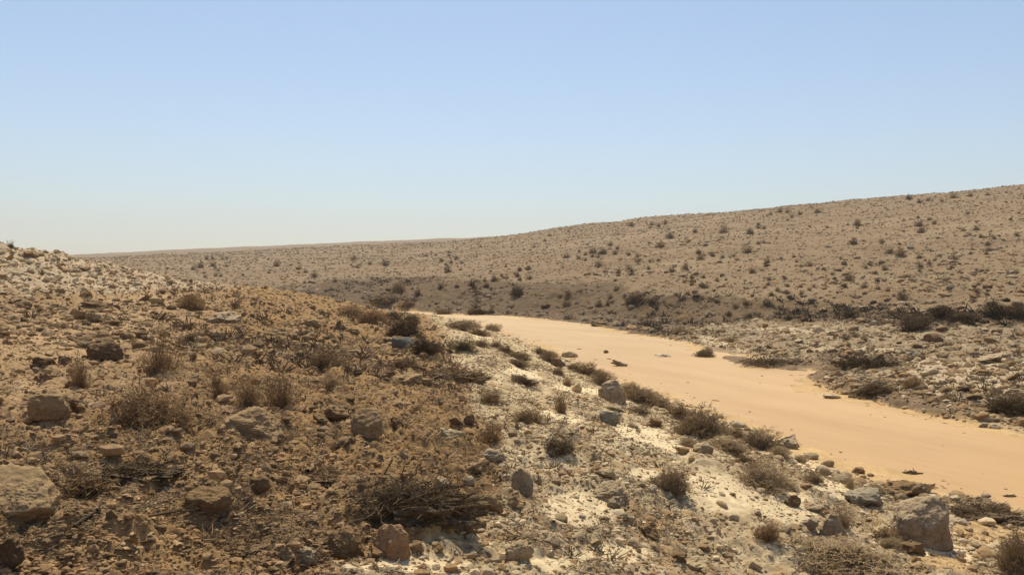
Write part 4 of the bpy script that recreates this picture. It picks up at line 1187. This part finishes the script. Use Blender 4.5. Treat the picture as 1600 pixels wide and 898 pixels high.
def gravel(name, n, zone, size, cols, label, cat, dens_pow, dmin, dmax, flat=0.6, sub=1, jitter=0.3, seed=0, dedge=0.1, clumpy=0.9, dmax_edge=1e9):
    r = np.random.default_rng(seed)
    got = []
    tot = 0
    while tot < n:
        m_ = n * 4
        uu = r.uniform(-0.66, 0.66, m_)
        inv = r.uniform(0, 1, m_)
        # spread between dmin and dmax with density falling as distance^-dens_pow
        a = 1 - dens_pow
        d = (dmin ** a + inv * (dmax ** a - dmin ** a)) ** (1 / a) if abs(a) > 1e-6 else dmin * (dmax / dmin) ** inv
        ss = np.log(d)
        zb = bil(Zb, U, S, uu, ss)
        px = 800 + F * uu; v = VH + F * (CH - zb) / d
        zz = zone_fields(px + 8 * r.normal(size=m_), v + 5 * r.normal(size=m_), d)
        w = sum(zz[k] * q for k, q in zone.items())
        clump = 0.45 + clumpy * (0.6 * noise2(uu * d / 1.7, d / 1.7, 300 + seed) + 0.55 * noise2(uu * d / 0.55, d / 0.55, 340 + seed))
        e = ellipses(px, v, CREAM + WETSAND)
        w = w * np.clip(clump, 0.08, 1) * (1 - 0.6 * sstep(0, 0.6, e))
        sd = bil(SD, U, S, uu, ss)
        keep = (r.random(m_) < w) & (sd > dedge) & (sd < dmax_edge)
        got.append(np.stack([uu[keep], d[keep]], 1)); tot += keep.sum()
        if len(got) > 12: break
    g = np.concatenate(got)[:n]
    uu, d = g[:, 0], g[:, 1]
    n = len(g)
    x, y = uu * d, d
    z = ground_z(x, y)
    sz = size[0] * (1 - r.random(n)) ** (-1 / 2.2); sz = np.minimum(sz, size[1])
    sz = np.maximum(sz, d * 0.0011)                       # nothing finer than can be seen
    bv, bf = ico(sub)
    nv = len(bv)
    V = bv[None] * (1 + r.uniform(-jitter, jitter, (n, nv, 1)))
    sc3 = sz[:, None] * np.stack([r.uniform(0.7, 1.2, n), r.uniform(0.7, 1.2, n), r.uniform(flat * 0.6, flat * 1.2, n)], 1)
    V = V * sc3[:, None]
    yaw = r.uniform(0, 2 * np.pi, n); c, s = np.cos(yaw)[:, None], np.sin(yaw)[:, None]
    V = np.stack([V[..., 0] * c - V[..., 1] * s, V[..., 0] * s + V[..., 1] * c, V[..., 2]], -1)
    tl = r.normal(0, 0.35, n); c, s = np.cos(tl)[:, None], np.sin(tl)[:, None]
    V = np.stack([V[..., 0], V[..., 1] * c - V[..., 2] * s, V[..., 1] * s + V[..., 2] * c], -1)
    V = V + np.stack([x, y, z + sc3[:, 2] * 0.35], -1)[:, None]
    cols = np.array(cols)
    cc = cols[r.integers(0, len(cols), n)] * r.uniform(0.75, 1.25, (n, 1))
    Fc = (bf[None] + (np.arange(n) * nv)[:, None, None]).reshape(-1, 3)
    o = obj(name, mesh_from(name, V.reshape(-1, 3), tris=Fc, smooth=False, col=np.repeat(cc, nv, 0)), M_gravel)
    tag(o, label, cat, kind='stuff')
    return o

BR, TN, PL_, GY_, WH = (0.31, 0.19, 0.09), (0.34, 0.216, 0.108), (0.51, 0.385, 0.23), (0.33, 0.237, 0.136), (0.62, 0.485, 0.305)
gravel('mud_clods', 30000, {'mud': 1, 'tan': 0.25}, (0.006, 0.032), [BR, BR, (0.34, 0.21, 0.1), (0.385, 0.242, 0.12), (0.25, 0.153, 0.073)], 'crumbled brown mud clods covering the near slope', 'mud clods', 1.6, 3.6, 45, seed=1, jitter=0.26, clumpy=1.9)
gravel('plant_litter', 44000, {'mud': 1, 'pale': 0.6}, (0.008, 0.03), [BR, (0.26, 0.166, 0.086), (0.42, 0.275, 0.14), (0.19, 0.125, 0.068)], 'flakes of washed-up plant litter on the brown mud', 'litter', 1.6, 3.6, 40, seed=11, jitter=0.6, flat=0.3, clumpy=1.6)
gravel('slope_gravel', 13000, {'tan': 1, 'mud': 0.5, 'mound': 0.4}, (0.012, 0.09), [BR, TN, TN, (0.28, 0.19, 0.11)], 'loose brown gravel on the sandy slope', 'gravel', 1.2, 6, 50, seed=2)
gravel('crest_clods', 9000, {'mud': 1, 'tan': 0.7}, (0.03, 0.14), [(0.22, 0.14, 0.072), (0.3, 0.19, 0.096), TN, (0.18, 0.115, 0.06), (0.36, 0.25, 0.14)], 'brown clods and broken stones strewn along the crest of the near bank', 'mud clods', 0.9, 15, 60, seed=12, jitter=0.25, clumpy=1.5)
gravel('mound_gravel', 9000, {'mound': 1}, (0.03, 0.15), [PL_, TN, WH, PL_, TN, (0.42, 0.31, 0.19)], 'pale broken stones covering the mound', 'gravel', 0.6, 20, 50, seed=3)
gravel('bank_gravel', 24000, {'pale': 1}, (0.008, 0.055), [PL_, PL_, WH, WH, GY_, BR, TN, TN], 'mixed pale gravel and brown clods between mud and stream', 'gravel', 1.5, 5, 70, seed=4)
gravel('edge_rubble', 1500, {'pale': 1}, (0.025, 0.11), [PL_, GY_, WH, TN, GY_], 'broken pale rubble along the near water edge', 'gravel', 1.2, 9, 70, seed=8, dedge=-0.1, dmax_edge=1.6, sub=2, jitter=0.16)
gravel('far_edge_rubble', 900, {'plain': 1, 'bank': 1}, (0.03, 0.14), [GY_, TN, BR, PL_], 'brown rubble along the far water edge', 'gravel', 1.0, 18, 90, seed=9, dedge=-0.15, dmax_edge=1.4)
gravel('plain_gravel', 12000, {'plain': 1}, (0.03, 0.2), [TN, GY_, BR, PL_, GY_, TN, BR], 'stones and clods covering the flood plain across the stream', 'gravel', 1.0, 18, 95, seed=5, flat=0.5)
gravel('hill_gravel', 30000, {'hill': 1, 'bank': 0.8}, (0.06, 0.42), [TN, GY_, BR, (0.25, 0.175, 0.105), BR, (0.14, 0.10, 0.06), (0.38, 0.28, 0.18)], 'stones strewn over the far hillside', 'gravel', 0.9, 48, 420, seed=6, flat=0.5, sub=1)

def litter(name, n, zone, L, rad, cols, label, dmin, dmax, seed):
    r = np.random.default_rng(seed)
    got = []; tot = 0
    while tot < n and len(got) < 12:
        m_ = n * 4
        uu = r.uniform(-0.64, 0.64, m_); d = dmin * (dmax / dmin) ** (r.random(m_) ** 1.3)
        ss = np.log(d); zb = bil(Zb, U, S, uu, ss)
        px = 800 + F * uu; v = VH + F * (CH - zb) / d
        zz = zone_fields(px, v, d)
        w = sum(zz[k] * q for k, q in zone.items()) * np.clip(0.35 + 1.4 * noise2(uu * d / 0.9, d / 0.9, 400 + seed), 0.03, 1)
        w = w * (1 - 0.9 * sstep(0, 0.6, ellipses(px, v, CREAM + WETSAND)))
        keep = (r.random(m_) < w) & (bil(SD, U, S, uu, ss) > 0.2)
        got.append(np.stack([uu[keep], d[keep]], 1)); tot += keep.sum()
    g = np.concatenate(got)[:n]; n = len(g)
    x, y = g[:, 0] * g[:, 1], g[:, 1]
    c = np.stack([x, y, ground_z(x, y) + r.uniform(0.002, 0.02, n)], 1)
    ang = np.where(r.random(n) < 0.65, r.normal(0.15, 0.5, n), r.uniform(0, 2 * np.pi, n)); el = r.normal(0.05, 0.3, n)
    dd = np.stack([np.cos(ang) * np.cos(el), np.sin(ang) * np.cos(el), np.sin(el)], 1)
    ll = r.uniform(*L, n) * np.clip(y / 8, 0.8, 3); rr = r.uniform(*rad, n) * np.clip(y / 8, 0.8, 3)
    gq = grow(r, c - dd * ll[:, None] / 2, dd, ll, None, 2, 0.18, 0)
    V, Q = tubes(*segs(gq, rr, 0.6))
    cc = np.array(cols)[r.integers(0, len(cols), n)] * r.uniform(0.7, 1.3, (n, 1))
    o = obj(name, mesh_from(name, V, quads=Q, smooth=False, col=np.repeat(cc, 12, 0)), M_gravel)
    tag(o, label, 'litter', kind='stuff')
litter('twig_litter', 34000, {'mud': 1, 'tan': 0.12}, (0.02, 0.10), (0.0015, 0.004), [(0.2, 0.128, 0.068), (0.31, 0.205, 0.11), (0.14, 0.095, 0.054), (0.4, 0.285, 0.16)], 'fine dead twigs and straw washed over the brown mud', 3.6, 26, 1)
litter('gravel_twigs', 16000, {'pale': 1}, (0.02, 0.11), (0.0015, 0.004), [(0.2, 0.14, 0.085), (0.3, 0.22, 0.14), (0.14, 0.10, 0.065)], 'fine dead twigs scattered over the pale gravel', 5, 32, 2)

def flotsam(n):
    r = np.random.default_rng(21)
    uu = r.uniform(-0.12, 0.6, 60000); ss = r.uniform(math.log(11), math.log(85), 60000)
    sd = bil(SD, U, S, uu, ss)
    keep = (sd < -0.05) & (r.random(60000) < np.exp(sd / 0.5) * 0.9)
    uu, d = uu[keep][:n], np.exp(ss[keep][:n]); n = len(uu)
    bv, bf = ico(1); nv = len(bv)
    sz = r.uniform(0.008, 0.035, n) * np.clip(d / 16, 0.8, 2.5)
    V = bv[None] * (1 + r.uniform(-0.5, 0.5, (n, nv, 1))) * (sz[:, None] * np.stack([r.uniform(0.8, 2.5, n), r.uniform(0.5, 1, n), np.full(n, 0.3)], 1))[:, None]
    an = r.normal(R(110), 0.5, n); c, q = np.cos(an)[:, None], np.sin(an)[:, None]
    V = np.stack([V[..., 0] * c - V[..., 1] * q, V[..., 0] * q + V[..., 1] * c, V[..., 2]], -1) + np.stack([uu * d, d, np.full(n, 0.004)], -1)[:, None]
    cc = np.array([(0.16, 0.10, 0.055), (0.24, 0.155, 0.08), (0.36, 0.24, 0.125), (0.58, 0.42, 0.24)])[r.integers(0, 4, n)]
    o = obj('flotsam', mesh_from('flotsam', V.reshape(-1, 3), tris=(bf[None] + (np.arange(n) * nv)[:, None, None]).reshape(-1, 3), smooth=False, col=np.repeat(cc, nv, 0)), M_gravel)
    tag(o, 'small bits of plant litter drifting along the edges of the muddy stream', 'flotsam', kind='stuff')
flotsam(260)

# low dry tufts past counting on the hillside and flood plain
def scrub(name, n, zone, size, cols, label, dmin, dmax, pw, seed):
    r = np.random.default_rng(seed)
    got = []; tot = 0
    a = 1 - pw if abs(1 - pw) > 1e-3 else 1e-3
    while tot < n and len(got) < 14:
        m_ = n * 4
        uu = r.uniform(-0.64, 0.64, m_); d = (dmin ** a + r.random(m_) * (dmax ** a - dmin ** a)) ** (1 / a)
        ss = np.log(d); zb = bil(Zb, U, S, uu, ss)
        zz = zone_fields(800 + F * uu, VH + F * (CH - zb) / d, d)
        w = sum(zz[k] * q for k, q in zone.items()) * np.clip(0.3 + 1.2 * noise2(uu * d / 9, d / 9, 500 + seed), 0.05, 1)
        keep = (r.random(m_) < w) & (bil(SD, U, S, uu, ss) > 0.5)
        got.append(np.stack([uu[keep], d[keep]], 1)); tot += keep.sum()
    g = np.concatenate(got)[:n]; n = len(g)
    k = 16
    x, y = g[:, 0] * g[:, 1], g[:, 1]
    sz = np.maximum(r.uniform(*size, n), y * 0.0016)
    base = np.stack([x, y, ground_z(x, y) - 0.01], 1)
    el = np.arcsin(r.uniform(0.1, 1, (n, k))); an = r.uniform(0, 2 * np.pi, (n, k))
    dd = np.stack([np.cos(an) * np.cos(el), np.sin(an) * np.cos(el), np.sin(el) * 0.7], -1)
    L = sz[:, None, None] * r.uniform(0.6, 1.1, (n, k, 1))
    p0 = (base[:, None] + dd * L * 0.12 + r.normal(0, 0.2, (n, k, 3)) * sz[:, None, None] * [1, 1, 0]).reshape(-1, 3)
    p1 = p0 + (dd * L).reshape(-1, 3)
    th = np.repeat(sz * 0.05, k)
    V, Q = tubes(p0, p1, th, th * 0.6)
    cc = np.array(cols)[r.integers(0, len(cols), n)] * r.uniform(0.75, 1.25, (n, 1))
    o = obj(name, mesh_from(name, V, quads=Q, smooth=False, col=np.repeat(cc, k * 6, 0)), M_gravel)
    tag(o, label, 'scrub', kind='stuff')
scrub('hill_scrub', 5000, {'hill': 1, 'bank': 1}, (0.10, 0.42), [(0.2, 0.14, 0.085), (0.26, 0.19, 0.12), (0.15, 0.11, 0.065)], 'tiny dry tufts sprinkled all over the far hillside', 50, 500, 0.8, 1)
scrub('cutbank_scrub', 700, {'bank': 1}, (0.25, 0.7), [(0.13, 0.09, 0.055), (0.18, 0.125, 0.075), (0.1, 0.072, 0.045)], 'low brown brush growing all along the dark far bank', 40, 130, 0.8, 4)
scrub('crest_scrub', 260, {'mud': 1, 'tan': 0.5}, (0.12, 0.4), [(0.17, 0.115, 0.065), (0.24, 0.165, 0.095)], 'low brown brush tufts along the crest of the near bank', 14, 60, 0.8, 5)
scrub('plain_scrub', 900, {'plain': 1}, (0.08, 0.26), [(0.2, 0.14, 0.085), (0.14, 0.10, 0.06)], 'tiny dry tufts between the stones of the flood plain', 18, 95, 1.0, 2)
scrub('bank_tufts', 500, {'pale': 1, 'tan': 0.4, 'mud': 0.3}, (0.05, 0.14), [(0.22, 0.155, 0.095), (0.3, 0.22, 0.14), (0.16, 0.115, 0.07)], 'tiny dry grass tufts on the near bank', 6, 60, 1.3, 3)

# dusty desert air
bm = bmesh.new()
bmesh.ops.create_cube(bm, size=1)
me = bpy.data.meshes.new('haze'); bm.to_mesh(me); bm.free()
haze = obj('haze', me)
haze.scale = (12400, 2800, 200); haze.location = (0, 1300, 90)
m = bpy.data.materials.new('desert_air'); m.use_nodes = True
for n in list(m.node_tree.nodes):
    if n.type == 'BSDF_PRINCIPLED': m.node_tree.nodes.remove(n)
pv = m.node_tree.nodes.new('ShaderNodeVolumePrincipled')
pv.inputs['Color'].default_value = (1.0, 0.93, 0.90, 1)
pv.inputs['Density'].default_value = 0.0003
pv.inputs['Anisotropy'].default_value = 0.2
m.node_tree.links.new(pv.outputs[0], m.node_tree.nodes['Material Output'].inputs['Volume'])
me.materials.append(m)
tag(haze, 'thin dusty desert air', 'haze', kind='stuff')
